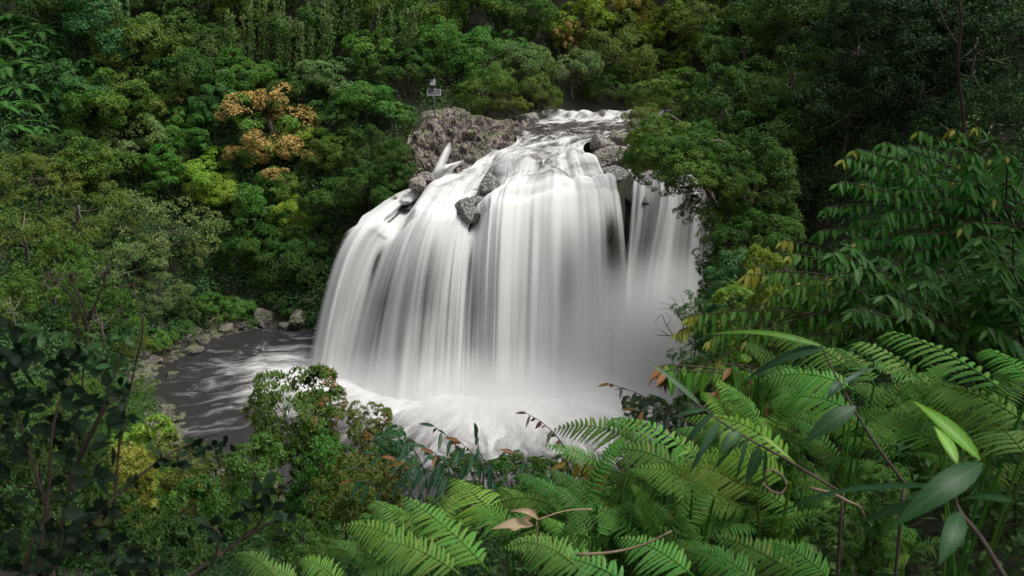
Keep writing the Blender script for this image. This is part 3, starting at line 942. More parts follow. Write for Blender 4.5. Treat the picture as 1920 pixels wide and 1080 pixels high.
def crown_mesh(name, seed, shape=(1, 1, .9), nb=34, nl=11000, leaf=0.07, asp=0.55, rb=(.2, .36), low=-0.75, loose=0.15, droop=0.35, sub=9, gap=0.0):
    """a crown of leafy billows: main limbs carry clusters of billows, each billow is a set of leafy sprays"""
    rng = np.random.default_rng(seed)
    sh = np.array(shape, float)
    nm = 6
    ma = np.arange(nm) * 2.399 + rng.random() * 6
    mz = rng.uniform(-0.45, 0.75, nm)
    md = np.stack([np.cos(ma) * np.sqrt(1 - mz ** 2), np.sin(ma) * np.sqrt(1 - mz ** 2), mz], -1)
    mreach = rng.uniform(0.42, 0.78, nm)
    C, R, Dv = [], [], []
    for k in range(nb):
        if k % 5 == 0:
            d = unit(rng.normal(size=3) + np.array([0, 0, 0.4])); c = d * rng.uniform(.3, .75)
        else:
            m = k % nm
            d = unit(md[m] * 0.9 + rng.normal(size=3) * 0.62 + np.array([0, 0, .12]))
            c = md[m] * mreach[m] * 0.62 + d * rng.uniform(0.22, 0.46)
        if c[2] < low:
            c[2] = low
        C.append(c * sh); R.append(rng.uniform(*rb) * rng.uniform(.7, 1.15)); Dv.append(unit(c + np.array([0, 0, .15])))
    C, R, Dv = np.array(C), np.array(R), np.array(Dv)
    w = R ** 2
    cnt = (nl * w / w.sum()).astype(int)
    Ps, Ns, Cl, Tn = [], [], [], []
    for c, r, m, dd_ in zip(C, R, cnt, Dv):
        sd = unit(rng.normal(size=(sub, 3)) + 0.75 * dd_ + np.array([0, 0, 0.65]))
        sr = r * rng.uniform(0.72, 1.12, sub)
        si = rng.integers(0, sub, m)
        e = unit(sd[si] + rng.normal(size=(m, 3)) * 0.30)
        rad = sr[si] * (1 - np.abs(rng.normal(size=m)) * loose - 0.5 * (1 - np.sum(e * sd[si], 1)))
        squash = np.array([1, 1, 0.8])
        p = c + e * rad[:, None] * squash
        Ps.append(p)
        Ns.append(unit(e + rng.normal(size=(m, 3)) * 0.42 + np.array([0, 0, 0.5])))
        bt = rng.random()
        Cl.append(bt * 0.7 + 0.3 * rng.random(sub)[si])
        Tn.append(np.clip(0.62 * rng.random(m) + 0.38 * (0.5 * bt + 0.5 * rng.random(sub)[si]), 0, 1))
    Pp, Nn, Cc, Tt = np.concatenate(Ps), np.concatenate(Ns), np.concatenate(Cl), np.concatenate(Tn)
    inside = np.zeros(len(Pp), int)
    for c, r in zip(C, R):
        inside += (np.linalg.norm(Pp - c, axis=1) < r * 0.62)
    keep = inside == 0
    Pp, Nn, Cc, Tt = Pp[keep], Nn[keep], Cc[keep], Tt[keep]
    hgt = np.clip((Pp[:, 2] / sh[2] + 0.3) / 1.2, 0, 1)
    Cc = np.clip(Cc + 0.35 * (1 - hgt), 0, 1)
    V, Fq = leaf_quads(Pp, Nn, leaf * rng.uniform(0.65, 1.3, len(Pp)), asp, rng, droop)
    me = mesh_data(name, V, Fq, False, {'tone': Tt, 'clump': Cc})
    return me, C


def trunk_mesh(name, C, base=-1.35, r=0.045, n=12):
    mb = MB()
    top = np.array([0, 0, 0.25])
    b = np.array([0.0, 0, base])
    mid = (b + top) / 2 + np.array([0.06, 0.04, 0])
    tp = curve([b, mid, top], 10)
    tube(mb, tp, r, r * 0.35, 8, 0.25)
    for c in C[:n]:
        s = tp[random.randint(4, 8)]
        tube(mb, curve([s, (s + c) / 2 + np.array([0, 0, -0.05]), c], 6), r * 0.38, r * 0.1, 5, 0.2)
    return mb.data(name)


CR = {}


def variant(key, mat, **kw):
    me, C = crown_mesh('crown', kw.pop('seed'), **kw)
    me.materials.append(mat)
    tm = trunk_mesh('trunk', C)
    tm.materials.append(M['bark'])
    CR[key] = (me, tm)


variant('round', M['leaf'], seed=1, nb=46, nl=25000, leaf=0.058, rb=(.23, .38))
variant('round2', M['leaf'], seed=2, nb=42, nl=25000, leaf=0.06, shape=(1, 1, 1.15), rb=(.24, .4))
variant('billow', M['leaf'], seed=3, nb=38, nl=24000, leaf=0.056, rb=(.26, .4), loose=0.1, sub=7)
variant('tall', M['leaf'], seed=4, nb=50, nl=24000, leaf=0.056, shape=(.85, .85, 1.5), rb=(.18, .3), low=-0.9)
variant('tall2', M['leaf'], seed=14, nb=46, nl=23000, leaf=0.06, shape=(.9, .9, 1.35), rb=(.18, .33), low=-0.9)
variant('broad', M['leaf'], seed=5, nb=60, nl=28000, leaf=0.05, shape=(1.2, 1.15, .95), rb=(.19, .33), loose=0.2)
variant('broad2', M['leaf'], seed=15, nb=56, nl=28000, leaf=0.052, shape=(1.15, 1.15, 1.0), rb=(.2, .34), loose=0.22)
variant('feather', M['leaf'], seed=6, nb=64, nl=26000, leaf=0.046, asp=0.4, shape=(1.15, 1.15, .85), rb=(.13, .25), loose=0.4, droop=0.7, sub=12)
variant('feather2', M['leaf'], seed=16, nb=64, nl=26000, leaf=0.046, asp=0.38, shape=(1.1, 1.1, 1.0), rb=(.12, .24), loose=0.42, droop=0.8, sub=12)
variant('lance', M['small'], seed=7, nb=54, nl=15000, leaf=0.115, asp=0.27, shape=(.9, .9, 1.15), rb=(.2, .34), loose=0.3, droop=0.6, sub=8)
variant('lance2', M['small'], seed=17, nb=48, nl=13000, leaf=0.115, asp=0.3, shape=(1, 1, .9), rb=(.22, .36), loose=0.3, droop=0.6, sub=8)
variant('bush', M['small'], seed=8, nb=44, nl=13000, leaf=0.08, asp=0.5, shape=(1, 1, .85), rb=(.22, .36))

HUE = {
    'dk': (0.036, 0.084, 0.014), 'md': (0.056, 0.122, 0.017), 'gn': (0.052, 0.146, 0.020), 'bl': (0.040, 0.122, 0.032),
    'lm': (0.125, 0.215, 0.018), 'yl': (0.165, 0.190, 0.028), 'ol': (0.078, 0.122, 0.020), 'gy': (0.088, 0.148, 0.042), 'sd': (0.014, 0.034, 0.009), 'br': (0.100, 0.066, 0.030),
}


def solve_D(px, py, rpx, hc, lo=18.0, hi=165.0):
    """walk out along the sight line until a crown of that size would stand on the ground"""
    D = np.arange(lo, hi, 0.5)
    d = ray(px, py)
    t = D / d[1]
    z = CAM_Z + d[2] * t
    R = rpx * t * np.linalg.norm(d) / F_PX
    g = terrain(d[0] * t, D)
    ok = np.where(z - g - hc * R <= 0)[0]
    return D[ok[0]] if len(ok) else None


NT_ = [0]


def plant_tree(px, py, rpx, var, hue, flush, label, D=None, hc=0.95, kind='tree', group='trees on the gorge slopes', name=None, stretch=1.0, bright=1.0, skirt=True, lean=0.0):
    if D is None:
        D = solve_D(px, py, rpx, hc)
        if D is None:
            D = 140.0
    c = P(px, py, D)
    R = rpx * (1.1 if kind == 'tree' and not lean else 1.0) * np.linalg.norm(c - np.array([0, 0, CAM_Z])) / F_PX
    g = float(terrain(c[0], c[1]))
    base = min(g, c[2] - 0.4 * R)
    rz = random.uniform(0, 6.28)
    o = empty(name or ('forest_tree' if kind == 'tree' else 'shrub'), (c[0], c[1], base), label, kind, group, 0.0 if lean else rz)
    me, tm = CR[var]
    h = c[2] - base
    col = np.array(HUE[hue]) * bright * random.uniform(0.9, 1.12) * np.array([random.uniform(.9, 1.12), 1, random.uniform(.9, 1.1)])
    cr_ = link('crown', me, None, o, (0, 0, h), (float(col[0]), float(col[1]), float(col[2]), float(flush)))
    sx, sy = random.uniform(.95, 1.3), random.uniform(.95, 1.3)
    cr_.scale = (R * sx, R * sy, R * stretch * random.uniform(.95, 1.25))
    cr_.rotation_euler = (random.uniform(-.2, .2), random.uniform(-.2, .2), 0)
    low, k = h - 1.15 * R, 0
    while low > 0.75 * R and k < 4 and skirt and not lean:          # foliage carried further down the stem
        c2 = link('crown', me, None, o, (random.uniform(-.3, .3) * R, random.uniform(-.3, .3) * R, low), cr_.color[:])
        c2.scale = (R * 1.05, R * 1.05, R)
        c2.rotation_euler = (0, 0, random.uniform(0, 6.28))
        low -= 1.1 * R
        k += 1
    if lean:                                           # rooted up the bank and reaching out over the water
        g2 = float(terrain(c[0] + lean, c[1] + 2))
        w = MB()
        tube(w, curve([(lean, 2, g2 - base - .3), (lean * .75, 1.5, max(g2 - base, 0) * .5 + h * .5 - .5), (lean * .3, .5, h - .2 * R), (0, 0, h)], 14), .3, .08, 8, .2)
        link('trunk', w.data('trunk'), M['darkbark'], o)
    elif h > 1.7 * R:
        w = MB()
        tube(w, curve([(0, 0, -.2), (.1 * R, .05 * R, h * .5), (0, 0, h - .1 * R)], 10), .045 * R + .01, .02 * R, 7, .2)
        for q in range(4):
            aa = q * 1.7
            tube(w, curve([(0, 0, h - .7 * R), (.25 * R * math.cos(aa), .25 * R * math.sin(aa), h - .2 * R), (.5 * R * math.cos(aa), .5 * R * math.sin(aa), h + .1 * R)], 6), .02 * R, .006 * R, 5)
        link('trunk', w.data('trunk'), M['darkbark'], o)
    else:
        t_ = link('trunk', tm, None, o, (0, 0, h))
        t_.scale = (R, R, max(h / 1.3, R * 0.5))
    NT_[0] += 1
    return o


TREES = [
    # --- the far slope, from the tree ferns towards the vine wall
    (195, 70, 66, 'tall', 'bl', 0, 'tall tree draped in creepers beside the tree ferns'),
    (150, 190, 52, 'tall2', 'bl', 0, 'slim blue-green tree just below the creeper-draped tall tree'),
    (265, -15, 64, 'round', 'dk', 0, 'dark tree cut by the top edge behind the creeper-draped tall tree'),
    (255, 95, 62, 'broad2', 'ol', 0, 'olive vine-tangled tree beside the creeper-draped tall tree'),
    (345, 60, 60, 'broad', 'dk', 0, 'dark spreading tree above the small pale rounded crown'),
    (365, -25, 60, 'round2', 'md', 0, 'mid-green tree at the top edge between two dark hollows'),
    (408, 92, 42, 'billow', 'gy', 0, 'small pale rounded crown standing out against the dark slope'),
    (470, 145, 52, 'billow', 'gn', 0, 'bright green domed tree just below the hanging vines'),
    (432, 168, 38, 'round', 'gy', 0, 'pale green crown tucked under the bright domed tree'),
    (405, 135, 32, 'round2', 'gn', 0, 'little green crown directly under the small pale rounded one'),
    (345, 150, 56, 'broad2', 'dk', 0, 'shaded dark tree with a bare stem showing beneath'),
    (275, 175, 60, 'broad', 'ol', 0, 'broad olive tree in the middle of the shaded upper slope'),
    (205, 215, 68, 'round2', 'md', 0, 'large mid-green tree downhill of the tree ferns'),
    (460, 20, 60, 'tall2', 'md', 0, 'vine-hung tree at the start of the vine wall'),
    (545, 5, 62, 'tall', 'md', 0, 'vine-hung tall tree in the middle of the vine wall'),
    (560, 95, 58, 'tall2', 'dk', 0, 'dark tree behind the longest hanging vines'),
    (625, 50, 60, 'tall', 'dk', 0, 'dark tall tree at the end of the vine wall'),
    (640, 150, 52, 'broad', 'gy', 0, 'grey-green tree below the dark end of the vine wall'),
    (560, 175, 48, 'round', 'dk', 0, 'dark round tree above the bronze-flushed tree'),
    (700, 5, 62, 'broad2', 'md', 0, 'leafy mid-green tree at the top edge above the solar post'),
    (715, 90, 58, 'billow', 'gn', 0, 'fresh green tree uphill of the solar post'),
    (790, 40, 60, 'round', 'md', 0, 'billowing tree on the skyline edge directly above the solar post'),
    (765, 130, 50, 'broad', 'dk', 0, 'dark tree immediately behind the solar post'),
    (840, 100, 54, 'round2', 'gn', 0, 'green round tree just behind the solar post, to its upstream side'),
    (690, 195, 54, 'round', 'gn', 0, 'rounded green tree left of the solar post above the outcrop'),
    (738, 292, 36, 'broad', 'dk', 0, 'dark shrubby tree against the side of the rock outcrop'),
    (728, 340, 34, 'round2', 'dk', 0, 'low dark tree at the lowest corner of the rock outcrop'),
    (800, 226, 17, 'bush', 'ol', 0, 'mossy tuft on the outcrop just below the solar post'),
    (868, 212, 18, 'bush', 'gn', 0, 'low green bush along the top of the rock outcrop'),
    (770, 262, 20, 'bush', 'ol', 0, 'olive tuft on the flank of the rock outcrop'),
    (762, 318, 20, 'feather', 'ol', 0, 'dry grassy tuft low on the flank of the rock outcrop'),
    (735, 215, 36, 'bush', 'gn', 0, 'light green bush at the foot of the slope near the solar post'),
    # --- the middle slope with the flushed trees
    (340, 215, 42, 'round', 'gn', 0.42, 'green tree with a few yellow and pink tips above the pale domes'),
    (400, 215, 44, 'tall2', 'bl', 0, 'blue-green conical tree between two flushed trees'),
    (508, 240, 74, 'round2', 'gn', 0.80, 'big tree flushed orange and bronze, the brightest on the slope'),
    (560, 262, 40, 'billow', 'lm', 0.18, 'lime green crown against the side of the big orange-flushed tree'),
    (465, 300, 40, 'round2', 'gn', 0.62, 'tree with rusty pink tips just below the big orange-flushed tree'),
    (530, 345, 42, 'round', 'md', 0.40, 'dark tree with a rim of red tips below the orange-flushed tree'),
    (600, 300, 36, 'round2', 'ol', 0.38, 'olive crown with tan tips downstream of the big orange-flushed tree'),
    (620, 225, 46, 'broad2', 'dk', 0, 'dark tree upstream of the big orange-flushed tree'),
    (645, 290, 42, 'billow', 'md', 0, 'small glossy tree between the orange-flushed tree and the outcrop'),
    (690, 275, 44, 'broad', 'dk', 0, 'dark tree leaning toward the outcrop'),
    (690, 350, 52, 'broad2', 'dk', 0, 'dark green tree hanging over the edge of the cascade'),
    (630, 375, 54, 'round', 'dk', 0, 'dark tree behind the leaping edge of the waterfall'),
    (250, 270, 56, 'billow', 'gy', 0, 'pale grey-green domed tree in the middle of the slope'),
    (300, 285, 40, 'round', 'gy', 0, 'pale domed crown joined to the grey-green domed tree'),
    (350, 275, 46, 'tall2', 'gn', 0.12, 'upright green tree between the pale domes and the rusty tree'),
    (390, 335, 52, 'billow', 'lm', 0, 'vivid lime tree, the yellowest on the slope'),
    (435, 375, 42, 'billow', 'lm', 0, 'lime crown below and beside the yellowest tree'),
    (310, 345, 50, 'tall', 'gn', 0, 'dark-sided green tree beside the yellowest lime tree'),
    (120, 290, 58, 'broad', 'dk', 0, 'dark low tree below the tree ferns'),
    (185, 320, 54, 'broad2', 'md', 0, 'mid-green tree below the large tree downhill of the tree ferns'),
    (500, 395, 52, 'round2', 'gn', 0, 'green tree with yellowing outer leaves above the pool bank'),
    (550, 410, 44, 'billow', 'lm', 0.05, 'lime-edged tree nearest the waterfall on the pool bank'),
    (590, 440, 44, 'broad', 'dk', 0, 'dark shrubby tree against the spray of the waterfall'),
    (470, 470, 56, 'round2', 'dk', 0, 'dark tree with bare twigs overhanging the pool shore'),
    (530, 490, 52, 'broad2', 'dk', 0.08, 'deep green tree over the boulders of the pool shore'),
    (580, 510, 34, 'bush', 'dk', 0, 'low dark bush beside the foot of the waterfall'),
    # --- the willowy trees on the near bank of the pool
    (60, 340, 72, 'feather', 'ol', 0.0, 'feathery olive tree below the tree ferns at the picture edge'),
    (150, 400, 80, 'feather2', 'ol', 0.10, 'feathery olive tree dotted with yellow leaves'),
    (300, 440, 88, 'feather', 'gy', 0.0, 'grey willowy tree with pale bare twigs leaning over the pool'),
    (40, 440, 76, 'feather2', 'ol', 0.12, 'yellow-flecked feathery tree at the picture edge'),
    (220, 500, 74, 'feather', 'gy', 0.05, 'feathery grey-green tree beneath the yellow-dotted one'),
    (100, 520, 80, 'feather2', 'md', 0.05, 'lowest feathery tree behind the brown seed heads'),
    (290, 550, 50, 'feather2', 'gy', 0.06, 'drooping grey willowy crown with bare white twigs at the pool bank'),
    (20, 570, 70, 'feather', 'md', 0, 'green feathery tree behind the big dark leaves'),
    (190, 600, 62, 'feather', 'md', 0, 'soft green shrubby tree on the near shore of the pool'),
    # --- behind the river
    (890, 20, 62, 'tall2', 'md', 0, 'tall green tree on the upper slope left of the fresh spring-green tree'),
    (905, 95, 58, 'broad', 'gn', 0, 'broad tree high above the rock outcrop'),
    (905, 165, 50, 'broad2', 'md', 0, 'drooping tree over the back of the rock outcrop'),
    (975, 120, 50, 'billow', 'gy', 0.10, 'grey-green tree upstream of the drooping tree'),
    (985, 40, 58, 'round2', 'dk', 0, 'dark tree behind the pink-tipped tree on the upper slope'),
    (1062, 82, 32, 'tall2', 'ol', 0.75, 'slender tree with salmon-pink new leaves above the rapids'),
    (1075, 140, 52, 'round', 'gy', 0.06, 'rounded tree hanging over the far rapids'),
    (1010, 165, 44, 'broad', 'ol', 0.10, 'olive tree over the far bank beside the brown bush'),
    (1085, 42, 56, 'billow', 'lm', 0, 'fresh spring-green tree near the top edge above the rapids'),
    (1160, 95, 66, 'broad2', 'ol', 0, 'large dusky olive tree above the far rapids'),
    (1170, -5, 54, 'billow', 'yl', 0.55, 'yellow-cream flowering tree at the top edge'),
    (1250, 50, 46, 'billow', 'lm', 0.05, 'lime tree at the top edge beside the yellow-cream flowering tree'),
    (1195, 22, 34, 'round', 'yl', 0.6, 'small cream-tipped crown under the yellow-cream flowering tree'),
    (1000, 180, 26, 'bush', 'br', 0.1, 'dry brown bush on the far bank above the tan boulder'),
    (950, 195, 30, 'broad2', 'ol', 0, 'scrubby tree at the back of the outcrop beside the brown bush'),
    (1150, 165, 44, 'broad', 'dk', 0, 'dark tree shading the head of the far rapids'),
    (1220, 130, 46, 'broad', 'ol', 0, 'shaded olive tree where the river bends out of sight'),
    (905, -50, 60, 'round', 'md', 0, 'tree crown cut off by the top edge behind the tall green one'),
    (1020, -45, 60, 'broad', 'dk', 0, 'dark crown cut by the top edge left of the spring-green tree'),
    (1105, -50, 56, 'broad2', 'gn', 0, 'green crown cut by the top edge behind the spring-green tree'),
    (1280, -40, 60, 'broad', 'ol', 0, 'olive crown cut by the top edge beyond the lime tree'),
    (1390, -20, 66, 'round2', 'md', 0, 'green crown cut by the top edge over the head of the dark wood'),
    (1450, 40, 60, 'broad2', 'dk', 0, 'dusky crown between the lit dark tree and the shaded top-edge tree'),
    (1600, -30, 80, 'broad', 'dk', 0, 'dim crown cut by the top edge upslope of the pale twigs'),
    (60, -30, 62, 'broad2', 'dk', 0, 'dark crown at the top corner above the tree ferns'),
    (150, 10, 46, 'round', 'dk', 0, 'dark crown filling the hollow between tree ferns and the creeper-draped tree'),
    # --- the dark near wood on the right bank
    (1310, 50, 60, 'broad2', 'ol', 0, 'sunlit-topped olive tree at the head of the dark wood'),
    (1300, 105, 40, 'billow', 'lm', 0, 'small lime crown at the edge of the dark wood'),
    (1270, 180, 62, 'broad', 'md', 0, 'tree leaning over the river at the edge of the dark wood'),
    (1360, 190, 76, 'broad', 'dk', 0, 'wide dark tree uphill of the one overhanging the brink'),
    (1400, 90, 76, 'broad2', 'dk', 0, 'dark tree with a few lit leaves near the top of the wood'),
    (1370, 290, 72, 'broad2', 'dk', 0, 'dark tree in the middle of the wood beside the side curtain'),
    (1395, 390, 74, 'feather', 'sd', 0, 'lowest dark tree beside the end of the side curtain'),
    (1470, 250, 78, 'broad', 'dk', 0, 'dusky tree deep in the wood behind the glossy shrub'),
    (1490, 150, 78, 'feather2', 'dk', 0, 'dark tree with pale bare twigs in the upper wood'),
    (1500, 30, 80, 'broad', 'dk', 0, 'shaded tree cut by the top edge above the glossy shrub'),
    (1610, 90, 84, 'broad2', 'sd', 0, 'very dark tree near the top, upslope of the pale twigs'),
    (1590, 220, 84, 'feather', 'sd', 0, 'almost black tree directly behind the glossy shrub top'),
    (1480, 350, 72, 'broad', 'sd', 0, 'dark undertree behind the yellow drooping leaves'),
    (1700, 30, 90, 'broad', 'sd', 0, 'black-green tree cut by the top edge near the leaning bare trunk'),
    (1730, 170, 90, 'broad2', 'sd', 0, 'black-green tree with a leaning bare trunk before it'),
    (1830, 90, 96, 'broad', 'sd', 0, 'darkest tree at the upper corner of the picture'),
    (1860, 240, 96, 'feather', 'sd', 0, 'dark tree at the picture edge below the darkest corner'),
]
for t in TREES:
    plant_tree(*t, bright=0.85 if t[0] > 1400 and t[3] != 'billow' else 1.0)  # crowns of the right-hand wood coloured darker, standing in for shade
for (px, py, r, v, h_, D, ln, lab) in [
        (1245, 265, 62, 'broad2', 'md', 74, 11, 'tree overhanging the brink and the side curtain'),
        (1222, 318, 44, 'feather', 'md', 73, 12, 'leafy bough drooping over the top of the side curtain'),
        (1275, 352, 50, 'feather2', 'dk', 72, 11, 'drooping dark tree hanging in front of the side curtain'),
        (1325, 395, 50, 'feather', 'dk', 71, 10, 'low dark tree hanging over the end of the side curtain'),
        (1262, 305, 60, 'broad2', 'md', 71, 11, 'dense leafy tree between the brink tree and the drooping bough'),
        (1205, 285, 40, 'broad', 'md', 74, 12, 'small leafy bough tip hiding the stepped rock at the brink'),
        (1318, 335, 62, 'broad', 'md', 70, 9, 'thick mid-green tree roofing the middle of the side curtain'),
        (1345, 415, 44, 'feather', 'md', 69, 9, 'hanging leafy bough beside the last strands of the side curtain'),
        (1215, 225, 40, 'broad', 'ol', 80, 10, 'olive tree leaning over the river bend above the brink'),
        (1310, 270, 60, 'broad', 'dk', 72, 9, 'full dark tree just uphill of the one overhanging the brink')]:
    plant_tree(px, py, r, v, h_, 0, lab, D=D, lean=ln)
for (px, py, r, v, D, lab) in [(1368, 345, 56, 'feather', 69, 'black-green tree filling the gap beside the end of the side curtain'), (1362, 440, 46, 'feather2', 67, 'dark undertree at the foot of the side curtain'), (1425, 440, 62, 'broad', 66, 'shadowed tree behind the bright lime bush'),
                                (1420, 340, 64, 'broad2', 70, 'dense shadowed tree midway between the side curtain and the glossy shrub')]:
    plant_tree(px, py, r, v, 'dk', 0, lab, D=D, hc=.9)

SHRUBS = [   # px, py, rpx, var, hue, flush, D, label
    (548, 778, 84, 'lance', 'md', 0.38, 30, 'bushy tree with orange-red tips standing in front of the pool'),
    (478, 862, 58, 'lance2', 'md', 0.3, 27, 'low olive-green shrub joining the orange-tipped tree to the near bank bushes'),
    (600, 860, 70, 'lance2', 'gn', 0.10, 29, 'lower leafy skirt of green shrub under the orange-tipped tree'),
    (610, 765, 46, 'lance', 'md', 0.55, 30.5, 'thin reddish sprig-topped shrub behind the orange-tipped tree'),
    (690, 800, 48, 'lance', 'ol', 0.5, 27, 'airy red-brown tipped shrub against the white foam'),
    (735, 830, 40, 'lance2', 'bl', 0.05, 24, 'blue-green wispy shrub beside the airy red-brown one'),
    (690, 895, 66, 'lance2', 'ol', 0.4, 20, 'olive shrub with a haze of pink tips in the bottom middle'),
    (640, 950, 60, 'lance', 'ol', 0.2, 17, 'fine-leaved olive shrub just above the pale ferns'),
    (275, 830, 58, 'lance2', 'lm', 0.25, 40, 'yellow-green shrub on the near shore of the pool'),
    (240, 870, 46, 'lance2', 'yl', 0.2, 38, 'yellowish shrub behind the dark crossing branch'),
    (335, 870, 54, 'lance', 'ol', 0.3, 34, 'olive shrub beside the yellow-green one at the pool edge'),
    (400, 900, 54, 'lance2', 'ol', 0.45, 30, 'shrub with rusty dead leaves at the near pool edge'),
    (350, 970, 78, 'lance2', 'gn', 0.05, 20, 'dark green leafy bush behind the crossing branch'),
    (470, 985, 70, 'lance2', 'md', 0.05, 18, 'dark bush between the dark whorled sprig and the orange-tipped tree'),
    (200, 980, 90, 'lance2', 'md', 0.05, 16, 'dark leafy bush behind the brown stems'),
    (80, 900, 100, 'lance2', 'dk', 0.05, 17, 'very dark bush behind the left stems'),
    (110, 760, 80, 'feather', 'md', 0, 45, 'soft dark green bush between the brown stems and the pool'),
    (225, 760, 50, 'feather2', 'md', 0, 52, 'small soft bush on the shore above the muddy spit'),
    (300, 1060, 90, 'lance2', 'dk', 0.05, 9, 'dark bush at the bottom edge under the crossing branch'),
    (560, 1010, 60, 'lance2', 'md', 0.15, 12, 'leafy shrub at the bottom beside the pale fern tips'),
    (860, 880, 48, 'bush', 'md', 0.2, 13, 'green shrub with orange new leaves behind the large fern'),
    (960, 890, 56, 'bush', 'gn', 0.12, 11, 'dense green bush with tiny yellow flowers behind the ferns'),
    (1040, 900, 50, 'bush', 'md', 0.1, 9, 'dark leafy bush behind the yellow hanging leaves'),
    (1240, 790, 56, 'bush', 'dk', 0.2, 15, 'dark bush with reddish tips in front of the mist'),
    (1190, 770, 30, 'lance', 'dk', 0.15, 18, 'small dark spiky shrub silhouetted against the mist'),
    (1330, 700, 50, 'bush', 'md', 0.05, 14, 'leafy bush under the drooping yellow sprays'),
    (1310, 580, 42, 'feather2', 'bl', 0, 40, 'blue-green bush beside the bare twigs at the falls'),
    (1375, 555, 38, 'bush', 'lm', 0.05, 26, 'bright lime bush in front of the dark wood'),
    (1390, 505, 44, 'bush', 'bl', 0, 30, 'dark green bush above the bright lime one'),
    (1430, 490, 36, 'lance2', 'lm', 0.25, 22, 'yellow-topped shrub behind the hanging yellow leaves'),
    (1345, 525, 32, 'bush', 'bl', 0, 34, 'small green bush at the very end of the side curtain'),
    (1440, 600, 52, 'lance2', 'ol', 0.25, 17, 'olive shrub under the bright lime bush'),
]
SHRUBS += [
    (700, 985, 40, 'bush', 'gn', 0.1, 7.5, 'small-leaved green plant right behind the nearest pale ferns'),
    (830, 960, 38, 'bush', 'md', 0.15, 6.5, 'low leafy plant between the nearest ferns and the long-leaflet fern'),
    (1000, 925, 42, 'bush', 'gn', 0.05, 6.0, 'light green leafy plant behind the curled dead leaf'),
    (1120, 930, 40, 'bush', 'md', 0.1, 5.0, 'dark leafy plant under the row of amber leaves'),
    (1180, 985, 44, 'bush', 'gn', 0.0, 3.7, 'leafy plant poking through the middle of the fern bank'),
    (1480, 840, 40, 'bush', 'gn', 0.0, 3.6, 'leafy plant between the two bamboo stems'),
    (1660, 900, 44, 'bush', 'gn', 0.0, 3.2, 'small-leaved plant in the ferns under the bright lime blade'),
    (1560, 1000, 46, 'bush', 'md', 0.0, 2.9, 'dim leafy plant at the bottom under the tan vine'),
    (600, 1040, 44, 'bush', 'md', 0.1, 6.0, 'leafy green plant at the bottom edge beside the small fern'),
]
for (px, py, r, v, h, fl, lab) in [
        (350, 585, 34, 'bush', 'dk', 0, 'low dark green plant mass on the bank under the willowy tree'), (400, 575, 36, 'broad', 'gn', 0, 'lush green ground plants in the shade of the bank'),
        (450, 580, 32, 'bush', 'gn', 0, 'fresh green plant on the bank above the fallen branch'), (470, 600, 20, 'feather', 'gn', 0, 'bright fern-like tuft beside the tall brown boulder'),
        (300, 640, 26, 'bush', 'gn', 0, 'small green plant by the water near the low flat rock'), (340, 625, 26, 'bush', 'dk', 0, 'dark low plant at the bend of the shore'),
        (520, 555, 28, 'broad2', 'dk', 0, 'dark low bush behind the row of shore boulders'), (250, 650, 34, 'feather2', 'ol', 0, 'olive low shrub at the back of the grassy shore'),
        (270, 730, 30, 'feather', 'md', 0, 'soft green shrub on the muddy spit'), (545, 590, 18, 'bush', 'dk', 0, 'dark tuft growing between the shore boulders')]:
    plant_tree(px, py, r, v, h, fl, lab, hc=.6, kind='shrub', group='plants on the pool bank')
for (px, py, r, v, D, lab) in [(744, 286, 34, 'broad', 92, 'dark bush crowding the upper flank of the rock outcrop'), (748, 328, 32, 'round2', 89.5, 'dark bush crowding the lower flank of the rock outcrop'),
                              (728, 372, 30, 'broad2', 86.5, 'dark bush at the shoulder of the cascade, under the outcrop'), (775, 232, 20, 'bush', 96.5, 'leafy bush on the top corner of the rock outcrop')]:
    plant_tree(px, py, r, v, 'dk', 0, lab, D=D, kind='shrub', group='shrubs around the rock outcrop')
for (px, py, r, v, h, fl, D, lab) in SHRUBS:
    plant_tree(px, py, r, v, h, fl, lab, D=D, kind='shrub', group='shrubs on the near slope')

